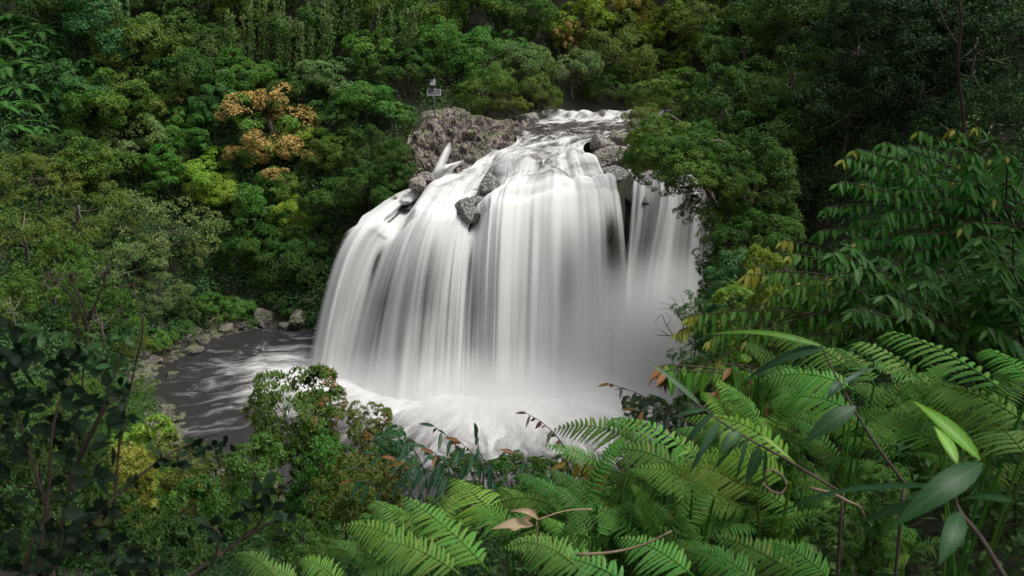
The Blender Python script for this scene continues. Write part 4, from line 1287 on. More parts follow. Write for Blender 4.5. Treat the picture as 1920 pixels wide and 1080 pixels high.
# ------------------------------------------------------------------ undergrowth: a carpet of leaves over the forest floor
def undergrowth(seed):
    rng = np.random.default_rng(seed)

    def lumps(n, xr, yr, rad, per, leaf):
        x, y = rng.uniform(*xr, n), rng.uniform(*yr, n)
        z = terrain(x, y)
        vis = (np.abs(x) < 0.62 * y + 4) & (z > 0.6)
        inriver = (x > -6) & (x < 21) & (y > 74) & (y < 116) & (z < 21.2)
        outcrop = (x > -13) & (x < 4) & (y > 84) & (y < 103)
        shore = (x > -38) & (x < -18) & (y > 60) & (y < 92) & (z < 0.85) & (rng.random(n) > 0.35)
        k = vis & ~inriver & ~outcrop & ~shore
        c = np.stack([x, y, z], -1)[k]
        r = rng.uniform(*rad, len(c)) * (0.4 + 0.6 * np.clip((c[:, 2] - 0.5) / 2.5, 0, 1))
        i = np.repeat(np.arange(len(c)), per)
        e = unit(rng.normal(size=(len(i), 3)) + np.array([0, -0.25, 0.35]))
        sq = 0.75 + 0.5 * rng.random((len(c), 3))
        p = c[i] + e * (r[i] * (0.85 + 0.3 * rng.random(len(i))))[:, None] * sq[i]
        N = unit(e + rng.normal(size=e.shape) * 0.5 + np.array([0, 0, 0.5]))
        lv = np.broadcast_to(leaf, (len(i),)) * rng.uniform(0.6, 1.4, len(i)) * (0.75 + 0.5 * rng.random(len(c)))[i]
        return p, N, lv, (rng.random(len(c)) * 0.75)[i]
    A = [lumps(5800, (-100, 100), (44, 190), (1.0, 2.4), 170, 0.34),
         lumps(2600, (-80, -18), (38, 112), (1.0, 2.2), 190, 0.33),
         lumps(1200, (18, 75), (40, 110), (1.0, 2.2), 170, 0.33),
         lumps(1000, (-14, 14), (14, 50), (0.4, 1.1), 160, 0.16),
         lumps(1200, (-45, -12), (12, 48), (0.7, 1.6), 240, 0.2),
         lumps(1300, (10, 50), (8, 50), (0.7, 1.7), 240, 0.2),
         lumps(1500, (-6, 9), (2.3, 14), (0.2, 0.6), 190, 0.048)]
    p, N, L, cl_ = [np.concatenate([a[i] for a in A]) for i in range(4)]
    V, Fq = leaf_quads(p, N, L, 0.5, rng, 0.35)
    return mesh_data('undergrowth', V, Fq, False, {'tone': rng.random(len(p)), 'clump': cl_})


ug = link('undergrowth', undergrowth(77), M['leaf'], None, None, (0.036, 0.078, 0.022, 0.0))
tag(ug, kind='stuff')

# ------------------------------------------------------------------ tree ferns on the far slope
def frond_geo(mb, axis, up, width, pairs, rng, seg=10, s0=0.1, droop=0.35, ang=25, peak=0.3, serr=0.3, thick=0.5, tone=0.5):
    """a fern frond: rachis along `axis` (n,3) with two ranks of toothed leaflets"""
    axis = np.asarray(axis, float)
    n = len(axis)
    ln = np.linalg.norm(np.diff(axis, axis=0), axis=1).sum()
    tube(mb, axis, ln * 0.005 + 0.0012, ln * 0.0012, 5, 0, tone * 0.6)
    ss = np.linspace(s0, 0.985, pairs)
    ip = ss * (n - 1)
    i0_ = np.minimum(ip.astype(int), n - 2)
    fr = (ip - i0_)[:, None]
    pos = axis[i0_] * (1 - fr) + axis[i0_ + 1] * fr
    tan = unit(np.gradient(axis, axis=0))[i0_]
    up = np.asarray(up, float)
    side = unit(np.cross(tan, up))
    nrm_ = np.cross(side, tan)
    prof = np.where(ss < peak, 0.45 + 0.55 * np.sin(np.clip(ss / peak, 0, 1) * np.pi / 2), ((1 - ss) / (1 - peak)) ** 0.75)
    q = np.linspace(0, 1, seg + 1)
    gap = ln * (0.985 - s0) / pairs
    wq = thick * gap * np.minimum(1, 0.55 + q * 6) * (1 - q ** 2.2) ** 0.8 * np.where(np.arange(seg + 1) % 2 == 0, 1 - serr, 1.0)
    for sgn in (-1, 1):
        a = np.radians(ang + rng.normal(size=pairs) * 4)[:, None]
        d = unit(side * sgn * np.cos(a) + tan * np.sin(a))
        L = (width * prof * rng.uniform(0.9, 1.08, pairs))[:, None, None]
        dr = (droop * rng.uniform(0.7, 1.3, pairs))[:, None, None]
        c = pos[:, None] + d[:, None] * L * q[None, :, None] - np.array([0, 0, 1.0]) * L * dr * (q ** 2)[None, :, None] + tan[:, None] * L * 0.12 * (q ** 2)[None, :, None]
        wv = tan[:, None] * (wq[None, :, None] * np.minimum(1, L / (width * 0.35)))
        l_ = c - wv - nrm_[:, None] * wq[None, :, None] * 0.3
        r_ = c + wv - nrm_[:, None] * wq[None, :, None] * 0.3
        V = np.stack([l_, c, r_], 2)                     # pairs, seg+1, 3, 3
        g = grid_faces(seg + 1, 3)
        Fq = (g[None] + (np.arange(pairs) * (seg + 1) * 3)[:, None, None]).reshape(-1, 4)
        tn = np.repeat(np.clip(tone + rng.normal(size=pairs) * 0.13, 0, 1), len(g))
        mb.add(V.reshape(-1, 3), Fq, None, tn)


def bez(a, b, c, n=28):
    t = np.linspace(0, 1, n)[:, None]
    return (1 - t) ** 2 * np.asarray(a) + 2 * t * (1 - t) * np.asarray(b) + t * t * np.asarray(c)


rngf = np.random.default_rng(5)
TF = []
for i in range(3):
    mb = MB()
    frond_geo(mb, bez((0, 0, 0), (0.5, 0, 0.42 - 0.1 * i), (1.0, 0.04 * (i - 1), 0.02 - 0.12 * i)), (0, 0, 1), 0.2, 30, rngf, 3, 0.12, 0.2, 25, 0.42, 0.1, 0.5)
    me = mb.data('frond')
    me.materials.append(M['fern'])
    TF.append(me)
mb = MB()
tube(mb, [(0, 0, -1), (0.02, 0.01, -0.5), (0, 0, 0)], 0.06, 0.045, 8, 0.3)
TFT = mb.data('trunk')
TFT.materials.append(M['darkbark'])
for (px, py, rp, lab) in [
        (20, 40, 46, 'topmost tree fern at the corner of the slope'), (74, 62, 44, 'tree fern whose fronds reach furthest toward the creeper-draped tree'),
        (-4, 85, 46, 'tree fern cut by the picture edge under the topmost one'), (45, 92, 44, 'broad tree fern in the upper middle of the clump'),
        (96, 100, 36, 'small tree fern at the inner side of the clump'), (12, 128, 46, 'tree fern at the picture edge, halfway down the clump'),
        (66, 132, 46, 'tree fern in the very centre of the clump'), (104, 142, 34, 'slight tree fern leaning out of the clump over the dark hollow'),
        (30, 168, 46, 'dense tree fern under the halfway one at the edge'), (86, 172, 42, 'tree fern beneath the centre one, toward the dark hollow'),
        (4, 205, 46, 'tree fern cut by the picture edge in the lower clump'), (56, 206, 46, 'bright tree fern with long flat fronds near the bottom of the clump'),
        (100, 208, 36, 'small tree fern beside the bright one with flat fronds'), (24, 243, 44, 'lowest tree fern of the clump at the picture edge'),
        (76, 246, 40, 'low tree fern at the foot of the clump'), (112, 250, 30, 'tiniest tree fern at the foot of the clump')]:
    D = solve_D(px, py, rp, 0.45) or 90
    c = P(px, py, D)
    R = rp * np.linalg.norm(c - np.array([0, 0, CAM_Z])) / F_PX
    g = min(float(terrain(c[0], c[1])), c[2] - 0.6)
    o = empty('tree_fern', (c[0], c[1], g), lab, 'tree fern', 'tree ferns on the far slope', random.uniform(0, 6))
    h = c[2] - g
    t_ = link('trunk', TFT, None, o, (0, 0, h))
    t_.scale = (R, R, h)
    for k in range(15):
        f_ = link('frond', TF[k % 3], None, o, (0, 0, h), (0.055, 0.165 * random.uniform(.7, 1.15), 0.03, 0.0))
        f_.scale = (R * random.uniform(.85, 1.15),) * 3
        f_.rotation_euler = (random.uniform(-.15, .15), random.uniform(-.25, .2), k * 2.399 + random.uniform(-.2, .2))

# ------------------------------------------------------------------ hanging vines on the upper slope
for n_, (px, y0, y1, wpx, lab) in enumerate([
        (448, 20, 120, 30, 'leafy vines hanging at the beginning of the vine wall'), (500, 5, 130, 34, 'longest bright leafy vines in the dark vine wall'),
        (545, 30, 160, 30, 'thin vines trailing in front of the dark tree of the vine wall'), (592, 10, 150, 32, 'vines hanging over the dark hollow at the end of the vine wall'),
        (640, -10, 90, 30, 'short yellowish vines at the top edge beyond the vine wall'), (205, 10, 130, 44, 'creeper cloak hanging on the tall tree beside the tree ferns'),
        (745, 20, 110, 36, 'vines draped on the slope above the solar post')]):
    D = (solve_D(px, (y0 + y1) / 2, 55, 1.0) or 115) - 3.5
    a_ = P(px, y0, D)
    mb, ml = MB(), MB()
    rng = np.random.default_rng(100 + n_)
    for k in range(11):
        xx = px + rng.uniform(-wpx, wpx)
        yb = y0 + (y1 - y0) * rng.uniform(.55, 1.05)
        ya = y0 + rng.uniform(-15, 25)
        m = 12
        pts = np.array([P(xx + rng.normal() * 1.3, yy, D + rng.normal() * .12) for yy in np.linspace(ya, yb, m)])
        tube(mb, pts - a_, 0.03, 0.015, 4)
        cpts = curve(pts, 46) + rng.normal(size=(46, 3)) * 0.16
        V, Fq = leaf_quads(np.repeat(cpts, 3, 0) + rng.normal(size=(138, 3)) * 0.12 - a_, unit(rng.normal(size=(138, 3)) * .5 + np.array([0, -.7, .5])), 0.26 * rng.uniform(.6, 1.3, 138), .6, rng, .7)
        ml.add(V, Fq, None, rng.random(138))
    o = empty('hanging_vine', a_, lab, 'vine', 'vines hanging on the far slope')
    link('stem', mb.data('stem'), M['twig'], o)
    link('foliage', ml.data('foliage', False), M['leaf'], o, None, (0.075, 0.14, 0.03, 0))

# ------------------------------------------------------------------ solar powered gauge on the outcrop
sb = P(815, 207, 98.5)
o = empty('gauge_station', sb, 'grey solar powered gauge on a thin pole standing on the rock outcrop', 'gauge station')
mb = MB(); tube(mb, [(0, 0, -0.6), (0, 0, 1.6), (0, 0, 3.35)], 0.055, 0.045, 8); link('pole', mb.data('pole'), M['steel'], o)
Rx = np.array([[1, 0, 0], [0, math.cos(.9), -math.sin(.9)], [0, math.sin(.9), math.cos(.9)]])
pc = np.array([0.0, -0.16, 1.95])
mb = MB(); box(mb, pc, (1.44, 0.72, 0.05), Rx); pn = link('solar_panel', mb.data('solar_panel', False), plain('solar_cells', (0.02, 0.022, 0.03), 0.6), o)
mb = MB()
for (dx, dy, sx, sy) in ((0, .375, 1.5, .035), (0, -.375, 1.5, .035), (.735, 0, .03, .72), (-.735, 0, .03, .72)):
    box(mb, pc + Rx @ np.array([dx, dy, 0.012]), (sx, sy, 0.075), Rx)
link('panel_frame', mb.data('panel_frame', False), M['steel'], pn)
mb = MB(); box(mb, (-0.12, -0.14, 2.72), (0.5, 0.3, 0.42), Rx); box(mb, (-0.12, -0.14, 2.97), (0.62, 0.42, 0.05), Rx); link('instrument_box', mb.data('instrument_box', False), M['greybox'], o)
mb = MB(); tube(mb, [(-0.35, 0, 3.1), (0.1, 0, 3.15)], 0.03); box(mb, (-0.3, -0.05, 3.2), (0.26, 0.2, 0.16)); tube(mb, [(0, 0, 3.3), (0.02, 0, 3.72)], 0.02)
link('sensor', mb.data('sensor', False), M['greybox'], o)

# ------------------------------------------------------------------ dead wood
def wood(name, polys, r, lab, cat, mat, D=None):
    mb = MB()
    for (pl, ra, rb) in polys:
        tube(mb, curve([P(*p) for p in pl], 14) , ra * r, rb * r, 6, 0.25)
    p0 = P(*polys[0][0][0])
    o = link(name, mb.data(name, True, p0), mat, None, p0)
    return tag(o, lab, cat)


wood('fallen_branch', [([(376, 622, 87.6), (392, 605, 88), (408, 595, 88.4), (430, 591, 89)], 1, .5), ([(398, 602, 88.1), (400, 594, 88.4), (412, 588, 89)], .5, .2)], 0.13,
     'bleached fallen branch lying on the pool shore below the ferns', 'branch', M['twig'])
wood('bare_branch', [([(1302, 646, 19), (1285, 632, 19.2), (1262, 630, 19.3), (1228, 628, 19.5)], 1, .2), ([(1262, 630, 19.3), (1248, 606, 19.4), (1240, 590, 19.4), (1226, 606, 19.5)], .5, .1),
                     ([(1285, 632, 19.2), (1278, 600, 19.3), (1262, 575, 19.4), (1236, 567, 19.5)], .6, .1), ([(1270, 588, 19.3), (1266, 565, 19.5), (1254, 556, 19.5)], .3, .1),
                     ([(1278, 600, 19.3), (1284, 575, 19.2), (1276, 552, 19.2)], .4, .1), ([(1248, 612, 19.4), (1258, 598, 19.4), (1246, 584, 19.4)], .3, .1),
                     ([(1255, 630, 19.3), (1240, 620, 19.3), (1228, 612, 19.3)], .4, .1), ([(1262, 575, 19.4), (1250, 578, 19.4), (1234, 580, 19.4)], .3, .1)], 0.028,
     'bare black branching twig against the mist at the end of the falls', 'branch', M['darkbark'])
wood('leaning_trunk', [([(1812, 330, 11), (1806, 220, 11), (1796, 120, 11), (1802, 40, 11), (1790, -40, 11)], 1, .6), ([(1800, 90, 11), (1770, 40, 11.2), (1748, -20, 11.4)], .5, .3)], 0.026,
     'thin crooked bare trunk rising in the darkness of the near wood', 'trunk', M['darkbark'])

# ------------------------------------------------------------------ near plants: blades and leafy sprays
def blade(mb, base, d, nrm0, L, Wd, prof='ell', droop=0.2, fold=0.25, n=7, tone=0.5, curl=0.0):
    d = unit(np.asarray(d, float))
    s = unit(np.cross(d, nrm0))
    u_ = np.cross(s, d)
    q = np.linspace(0, 1, n + 1)
    if prof == 'ell':
        w = np.sin(np.pi * q ** 0.85) ** 0.9 * (1 - 0.25 * q)
    elif prof == 'ob':
        w = np.sin(np.pi * q ** 1.5) ** 0.8
    else:                                   # strap
        w = np.minimum(1, q * 5 + .25) * (1 - q ** 2.5)
    w[-1] = 0.02
    w[0] = max(w[0], 0.05)
    w = w * Wd * 0.5
    c = np.asarray(base, float) + d * (L * q)[:, None] + np.array([0, 0, -1.0]) * (L * droop * q ** 2)[:, None] + u_ * (L * curl * np.sin(q * np.pi))[:, None]
    l_ = c + s * w[:, None] + u_ * (fold * w)[:, None]
    r_ = c - s * w[:, None] + u_ * (fold * w)[:, None]
    mb.add(np.stack([l_, c, r_], 1).reshape(-1, 3), grid_faces(n + 1, 3), None, tone, np.tile([0., 1., 0.], n + 1), np.repeat(q, 3))


VIEW_UP = unit(np.array([0.0, -0.55, 0.85]))


def leafy_branch(mbw, mbl, mby, pts, rng, L=0.13, asp=0.4, sp=0.055, start=0.3, hang=0.7, young=0.0, r=0.006, wid=0.5):
    ax = curve(pts, 40)
    ln = np.linalg.norm(np.diff(ax, axis=0), axis=1).sum()
    tube(mbw, ax, r, r * 0.3, 5, 0.1)
    m = max(4, int(ln * (1 - start) / sp))
    tg = unit(np.gradient(ax, axis=0))
    for k in range(m):
        s = start + (1 - start) * (k + 0.5) / m
        i = min(int(s * 39), 38)
        f = s * 39 - i
        p = ax[i] * (1 - f) + ax[i + 1] * f
        sg = 1 if k % 2 else -1
        sd = unit(np.cross(tg[i], [0, 0, 1.0])) * sg
        d = sd * (1 - hang) * 1.2 + tg[i] * (0.35 + rng.normal() * .12) + np.array([0, 0, -hang + rng.normal() * .15]) + rng.normal(size=3) * .08
        size = L * rng.uniform(.75, 1.15) * (1 - 0.35 * max(0, (s - .75) / .25))
        isy = s > 1 - young and rng.random() < 0.85
        nn_ = unit(np.array([0, -0.6, 0.5]) + sd * 0.5 + rng.normal(size=3) * .35)
        blade(mby if isy else mbl, p, d, nn_, size, size * asp * rng.uniform(.85, 1.1), 'ell', rng.uniform(0.05, .3), rng.uniform(.1, .45), 6, rng.random())
    # end leaf
    blade(mby if young > 0 else mbl, ax[-1], tg[-1] + np.array([0, 0, -.4]), VIEW_UP, L * .7, L * .7 * asp, 'ell', .2, .2, 6, rng.random())


def spray_plant(name, lab, cat, branches, seed, col, ycol, L, asp=0.4, sp=0.055, start=0.3, hang=0.7, r=0.006, group=None, root=None, mat='gloss'):
    rng = np.random.default_rng(seed)
    w, l_, y_ = MB(), MB(), MB()
    for b in branches:
        pts = b[0]
        yg = b[1] * (.6 if len(branches) > 6 else 1)
        leafy_branch(w, l_, y_, [P(*p) if len(p) == 3 else p for p in pts], rng, L, asp, sp, start, hang, yg, r)
    p0 = P(*branches[0][0][0])
    g0 = float(terrain(p0[0], p0[1]))
    base = np.array([p0[0], p0[1], min(g0, p0[2] - .1)]) if root is None else np.asarray(root, float)
    for b in branches:                       # main stems down to the ground
        q0 = P(*b[0][0])
        if b[2:] and b[2] == 'free':
            continue
        tube(w, curve([base, (base + q0) / 2 + np.array([0, 0.05, 0.1]), q0], 10), r * 1.8, r, 5, 0.15)
    o = empty(name, base, lab, cat, group)
    link('stem', w.data('stem', True, base), M['darkbark'], o)
    if l_.n:
        link('foliage', l_.data('foliage', False, base), M[mat], o, None, tuple(col) + (0.0,))
    if y_.n:
        link('young_foliage', y_.data('young_foliage', False, base), M[mat], o, None, tuple(ycol) + (0.0,))
    return o


rb = random.Random(3)
DG = (0.040, 0.165, 0.016)
MG = (0.065, 0.17, 0.018)
YL = (0.25, 0.27, 0.03)
ORG = (0.2, 0.10, 0.028)
# outline of the glossy shrub mass and its branches: (tip x, tip y, young share)
def shrub_branches(tips, ox, oy, D0, D1, jit):
    out = []
    for (tx, ty, yg) in tips:
        D = rb.uniform(D0, D1)
        sx, sy = ox + rb.uniform(-jit, jit), oy + rb.uniform(-jit, jit)
        mx, my = tx * .5 + sx * .5, ty * .5 + sy * .5 - rb.uniform(10, 50)
        out.append([[(sx, sy, D + .5), (mx, my, D + .25), (tx * .85 + mx * .15, ty * .85 + my * .15 - 8, D), (tx, ty, D - .05)], yg])
    return out


more = [(rb.uniform(1600, 1930), rb.uniform(270, 520), .12 * (rb.random() < .2)) for _ in range(84)]
more2 = [(rb.uniform(1560, 1930), rb.uniform(440, 690), 0) for _ in range(56)]
more3 = [(rb.uniform(1420, 1680), rb.uniform(500, 680), .15 * (rb.random() < .3)) for _ in range(34)]
spray_plant('glossy_shrub', 'tall glossy dark green shrub with drooping leaves filling the side of the view', 'shrub',
            shrub_branches([(1580, 300, .2), (1640, 285, .1), (1570, 345, 0), (1545, 395, 0), (1620, 345, .25), (1700, 300, .1), (1720, 250, .35), (1790, 245, .3), (1830, 240, .3), (1860, 300, .1), (1530, 440, 0),
                            (1600, 420, 0), (1670, 390, 0), (1740, 350, 0), (1800, 330, 0), (1770, 405, .3), (1690, 450, 0), (1620, 490, 0), (1560, 500, 0), (1850, 390, 0), (1750, 470, 0)] + more, 1930, 470, 6.0, 7.6, 70),
            31, DG, YL, 0.108, 0.42, 0.04, 0.25, .55, .009, 'glossy shrubs on the near slope')
spray_plant('glossy_shrub', 'glossy shrub with rows of yellow and orange hanging leaves reaching toward the falls', 'shrub',
            shrub_branches([(1465, 455, .6), (1395, 520, .7), (1410, 505, .5), (1480, 480, .35), (1500, 530, .1), (1440, 560, .1), (1350, 600, .4), (1290, 598, .45), (1270, 625, .5), (1330, 640, .3), (1400, 640, .2), (1460, 600, 0),
                            (1530, 570, 0), (1580, 540, 0), (1345, 680, .3), (1420, 690, .1), (1500, 640, 0), (1560, 610, 0), (1640, 560, 0)] + more3, 1760, 610, 5.2, 6.6, 70),
            32, MG, YL, 0.092, 0.42, 0.038, 0.28, .72, .007, 'glossy shrubs on the near slope')
spray_plant('glossy_shrub', 'shadowed glossy shrub with palmate leaf fans above the fern fronds', 'shrub',
            shrub_branches([(1690, 560, 0), (1740, 530, 0), (1760, 590, 0), (1800, 500, 0), (1830, 560, 0), (1700, 640, 0), (1640, 620, 0), (1780, 650, 0), (1850, 620, 0), (1870, 500, 0), (1880, 680, 0), (1600, 660, 0), (1890, 580, 0), (1670, 500, 0), (1900, 430, 0), (1840, 450, 0)] + more2,
                           1950, 760, 4.6, 5.8, 60),
            33, (0.038, 0.12, 0.016), ORG, 0.12, 0.38, 0.042, 0.3, .45, .008, 'glossy shrubs on the near slope')
spray_plant('glossy_shrub', 'small shrub with orange hanging leaves above the long arching fern', 'shrub',
            shrub_branches([(1340, 735, .7), (1405, 720, .8), (1385, 745, .6), (1430, 745, .5), (1370, 690, .2), (1310, 690, .3), (1250, 700, .2), (1240, 690, .4)], 1530, 790, 4.2, 5.0, 40),
            34, MG, ORG, 0.13, 0.42, 0.05, 0.35, .75, .006, 'glossy shrubs on the near slope')
spray_plant('leaf_spray', 'row of amber and green leaves hanging from one twig among the ferns', 'branch',
            [[[(1235, 935, 3.6), (1190, 905, 3.6), (1130, 875, 3.6), (1062, 868, 3.6)], .45]], 35, (0.07, 0.15, 0.02), (0.22, 0.15, 0.02), 0.10, 0.45, 0.032, 0.15, .9, .005)
spray_plant('pinnate_sapling', 'dark arching sapling with drooping paired leaflets against the white foam', 'sapling',
            [[[(905, 940, 8.2), (880, 880, 8.2), (850, 830, 8.2), (815, 800, 8.2)], 0], [[(905, 940, 8), (905, 880, 8), (885, 850, 8), (862, 828, 8)], 0.1], [[(900, 945, 8.4), (840, 900, 8.4), (800, 880, 8.4), (760, 868, 8.4)], .1], [[(925, 950, 8.3), (925, 890, 8.3), (900, 850, 8.3), (895, 815, 8.3)], 0], [[(880, 950, 8.1), (850, 900, 8.1), (835, 870, 8.1), (815, 850, 8.1)], .15], [[(960, 950, 8), (990, 900, 8), (985, 870, 8), (965, 850, 8)], .1]],
            36, (0.022, 0.075, 0.032), ORG, 0.26, 0.26, 0.075, 0.2, .5, .01, 'dark pinnate saplings')
spray_plant('pinnate_sapling', 'lower dark sapling with drooping leaflets beside the small pool gap', 'sapling',
            [[[(800, 960, 9), (800, 900, 9), (780, 850, 9), (745, 818, 9)], 0], [[(800, 960, 9), (830, 900, 9), (815, 860, 9), (800, 842, 9)], 0], [[(790, 960, 9.1), (760, 910, 9.1), (735, 870, 9.1), (705, 850, 9.1)], 0], [[(800, 960, 9.2), (785, 910, 9.2), (765, 880, 9.2), (740, 860, 9.2)], .1], [[(760, 970, 9.2), (720, 930, 9.2), (690, 905, 9.2), (660, 900, 9.2)], .1]],
            37, (0.025, 0.085, 0.04), ORG, 0.26, 0.26, 0.075, 0.2, .5, .01, 'dark pinnate saplings')
spray_plant('pinnate_sapling', 'brown-tipped leaf spray sticking up beside the hooked pale fern', 'sapling',
            [[[(1065, 850, 5.5), (1045, 820, 5.5), (1020, 795, 5.5), (988, 775, 5.5)], .8]], 38, (0.05, 0.06, 0.03), (0.09, 0.045, 0.03), 0.12, 0.3, 0.045, 0.2, .4, .006, 'dark pinnate saplings')
spray_plant('pinnate_sapling', 'thin dark spray hanging over the mist above the reed leaf', 'sapling',
            [[[(1290, 790, 7), (1240, 770, 7), (1200, 740, 7), (1145, 720, 7)], .1], [[(1300, 800, 7.2), (1270, 770, 7.2), (1225, 775, 7.2), (1190, 765, 7.2)], .2]],
            39, (0.03, 0.06, 0.035), ORG, 0.17, 0.3, 0.06, 0.2, .5, .008, 'dark pinnate saplings')

# ------------------------------------------------------------------ ferns
FERN_COL = (0.128, 0.29, 0.05)


def fern_plant(lab, fronds, seed, col=FERN_COL, group='pale green ferns on the near slope'):
    """fronds: (root px, root py, root D, tip px, tip py, tip D, arch, leaflet length, curl)"""
    rng = np.random.default_rng(seed)
    roots = np.array([P(f[0], f[1], f[2]) for f in fronds])
    bx, by = roots[:, 0].mean(), roots[:, 1].mean()
    bz = min(float(terrain(bx, by)), roots[:, 2].min() - 0.15)
    base = np.array([bx, by, bz])
    o = empty('fern', base, lab, 'fern', group)
    for f, r0 in zip(fronds, roots):
        tip = P(f[3], f[4], f[5])
        mb = MB()
        mid = (r0 + tip) / 2 + np.array([0, 0, 1.0]) * f[6] * np.linalg.norm(tip - r0)
        ax = bez(r0, mid, tip, 34)
        if f[8]:
            t_ = unit(ax[-1] - ax[-2])
            nn_ = unit(np.cross(np.cross(t_, [0, 0, 1.0]), t_))
            rr_ = f[8]
            an = np.linspace(0, 4.2, 14)[1:, None]
            ra = rr_ * (1 - 0.1 * an)
            ax = np.concatenate([ax, ax[-1] - nn_ * rr_ + ra * (np.sin(an) * t_ + np.cos(an) * nn_)])
        upv = unit(np.array([rng.normal() * .15, -0.5 + rng.normal() * .12, 0.85]))
        ln = np.linalg.norm(tip - r0)
        pairs = int(np.clip(ln / 0.026, 20, 46))
        frond_geo(mb, ax, upv, f[7] * .86, pairs, rng, 11, 0.08, 0.3 + rng.random() * .25, 24, 0.3, 0.3, 0.46, 0.5 + rng.normal() * .12)
        stp = curve([base, (base + r0) / 2 + np.array([0, 0, .06]), r0], 10)
        tube(mb, stp, 0.006, 0.005, 5, 0, 0.2)
        brown = rng.random() < .015
        c = np.array((0.17, 0.115, 0.045) if brown else col) * rng.uniform(.5, 1.1) * np.array([rng.uniform(.75, 1.25), 1, rng.uniform(.8, 1.3)])
        link('frond', mb.data('frond', False, base), M['fern'], o, None, (float(c[0]), float(c[1]), float(c[2]), 0.07))
    return o


fern_plant('fern with two broad pale fronds at the bottom edge, nearest the middle', [(915, 1068, 2.9, 752, 930, 3.3, .12, .15, 0), (765, 1000, 3.2, 698, 942, 3.5, .2, .075, .008), (800, 1055, 3.0, 636, 988, 3.2, .3, .12, 0), (860, 1075, 2.8, 690, 1015, 3.0, .2, .12, 0)], 201)
fern_plant('fern with one wide frond of long narrow leaflets standing before the orange bush', [(945, 985, 3.6, 845, 895, 4.0, .1, .23, 0), (960, 1000, 3.5, 880, 960, 3.6, .3, .13, 0), (1010, 1010, 3.4, 930, 915, 4.0, .2, .12, 0)], 202)
fern_plant('fern with long frond arching furthest out over the foam', [(1260, 885, 3.5, 1022, 812, 3.9, .34, .15, 0), (1310, 862, 3.4, 1150, 786, 3.7, .22, .10, .012), (1300, 900, 3.3, 1120, 850, 3.6, .3, .14, 0), (1340, 930, 3.2, 1180, 880, 3.4, .25, .13, 0)], 203)
fern_plant('yellow-green fern with arched frond beneath the bamboo stem', [(1490, 868, 3.0, 1278, 786, 3.4, .3, .13, 0), (1480, 905, 2.9, 1300, 850, 3.1, .25, .12, 0), (1420, 930, 2.9, 1250, 880, 3.1, .3, .13, 0)], 204, (0.14, 0.255, 0.036))
fern_plant('tallest fern, with a long coiled-tip frond across the dark shrub', [(1890, 740, 2.7, 1668, 622, 3.2, .12, .12, .014), (1770, 762, 2.9, 1614, 642, 3.2, .2, .085, .014), (1935, 722, 2.6, 1850, 655, 2.8, .2, .08, .012), (1800, 800, 2.8, 1690, 715, 3.0, .2, .14, 0)], 205)
fern_plant('fern with parallel fine leaflets under the green bamboo blade', [(1590, 690, 3.6, 1440, 632, 4.0, .2, .15, 0), (1600, 730, 3.5, 1425, 715, 3.8, .25, .15, 0), (1610, 780, 3.3, 1440, 760, 3.6, .3, .14, 0), (1640, 720, 3.5, 1560, 650, 3.8, .15, .13, 0)], 206)
fern_plant('fern with frond spreading toward the picture edge below the tallest fern', [(1935, 800, 2.6, 1690, 722, 3.0, .22, .13, 0), (1760, 838, 2.8, 1612, 768, 3.1, .2, .13, 0), (1930, 860, 2.5, 1780, 770, 2.9, .25, .14, 0)], 207)
fern_plant('fern with flat pointed leaflets in the shade at the bottom edge', [(1500, 1085, 2.3, 1335, 1005, 2.6, .15, .11, 0), (1560, 1090, 2.2, 1440, 1015, 2.4, .2, .1, 0), (1420, 1095, 2.3, 1290, 1030, 2.5, .25, .11, 0)], 208)
fern_plant('fern whose fronds fan along the bottom edge of the picture', [(1180, 1095, 2.6, 975, 1045, 2.9, .2, .12, 0), (1090, 1070, 2.7, 950, 1020, 3.0, .25, .12, 0), (1300, 1080, 2.6, 1150, 1010, 2.9, .2, .13, 0)], 209)
fern_plant('small fern at the bottom edge near the dark whorled sprig', [(520, 1085, 3.0, 440, 1040, 3.2, .25, .08, 0), (560, 1090, 3.0, 470, 1060, 3.1, .2, .08, 0), (640, 1095, 3.0, 560, 1050, 3.1, .3, .1, 0)], 210)
rf = random.Random(11)
FILL = [
    (1130, 960, 'fern just behind the curled dead leaf'), (1200, 930, 'shaded fern under the row of amber leaves'), (1240, 1000, 'fern in the thick of the fern bank above the fanned fronds'),
    (1350, 950, 'fern beside the curling tan vine'), (1080, 1010, 'fern directly under the curled dead leaf'), (1460, 980, 'dim fern in the hollow below the tan vine'),
    (1560, 860, 'fern with grey-green fronds behind the thin dark stem'), (1620, 800, 'fern in front of the shadowed shrub between the two dark stems'), (1700, 850, 'fern behind the bright lime blade'),
    (1820, 860, 'fern hidden behind the broad dark leaf'), (1870, 930, 'dark fern at the picture edge beneath the broad dark leaf'), (1600, 950, 'dim fern under the drooping broad leaf'),
    (1400, 820, 'fern tangled with the bamboo leaves'), (1500, 760, 'fern on the crest of the fern bank below the shrub'), (1740, 760, 'fern crossing under the tallest fern'),
    (1380, 880, 'fern beneath the hanging bamboo leaves'), (760, 1040, 'fern at the bottom edge behind the nearest pale fronds'), (1020, 950, 'fern rising behind the dead leaf tip'),
    (1280, 930, 'fern between the amber leaves and the bamboo stem'), (1340, 1050, 'fern in shade at the bottom beside the pointed leaflets'), (1680, 1010, 'nearly black fern in the lower corner'),
    (1150, 900, 'fern under the longest arching frond'), (1450, 720, 'fern near the fine-leaved fern, under the shrub'), (1850, 780, 'fern at the picture edge under the coiled frond')]
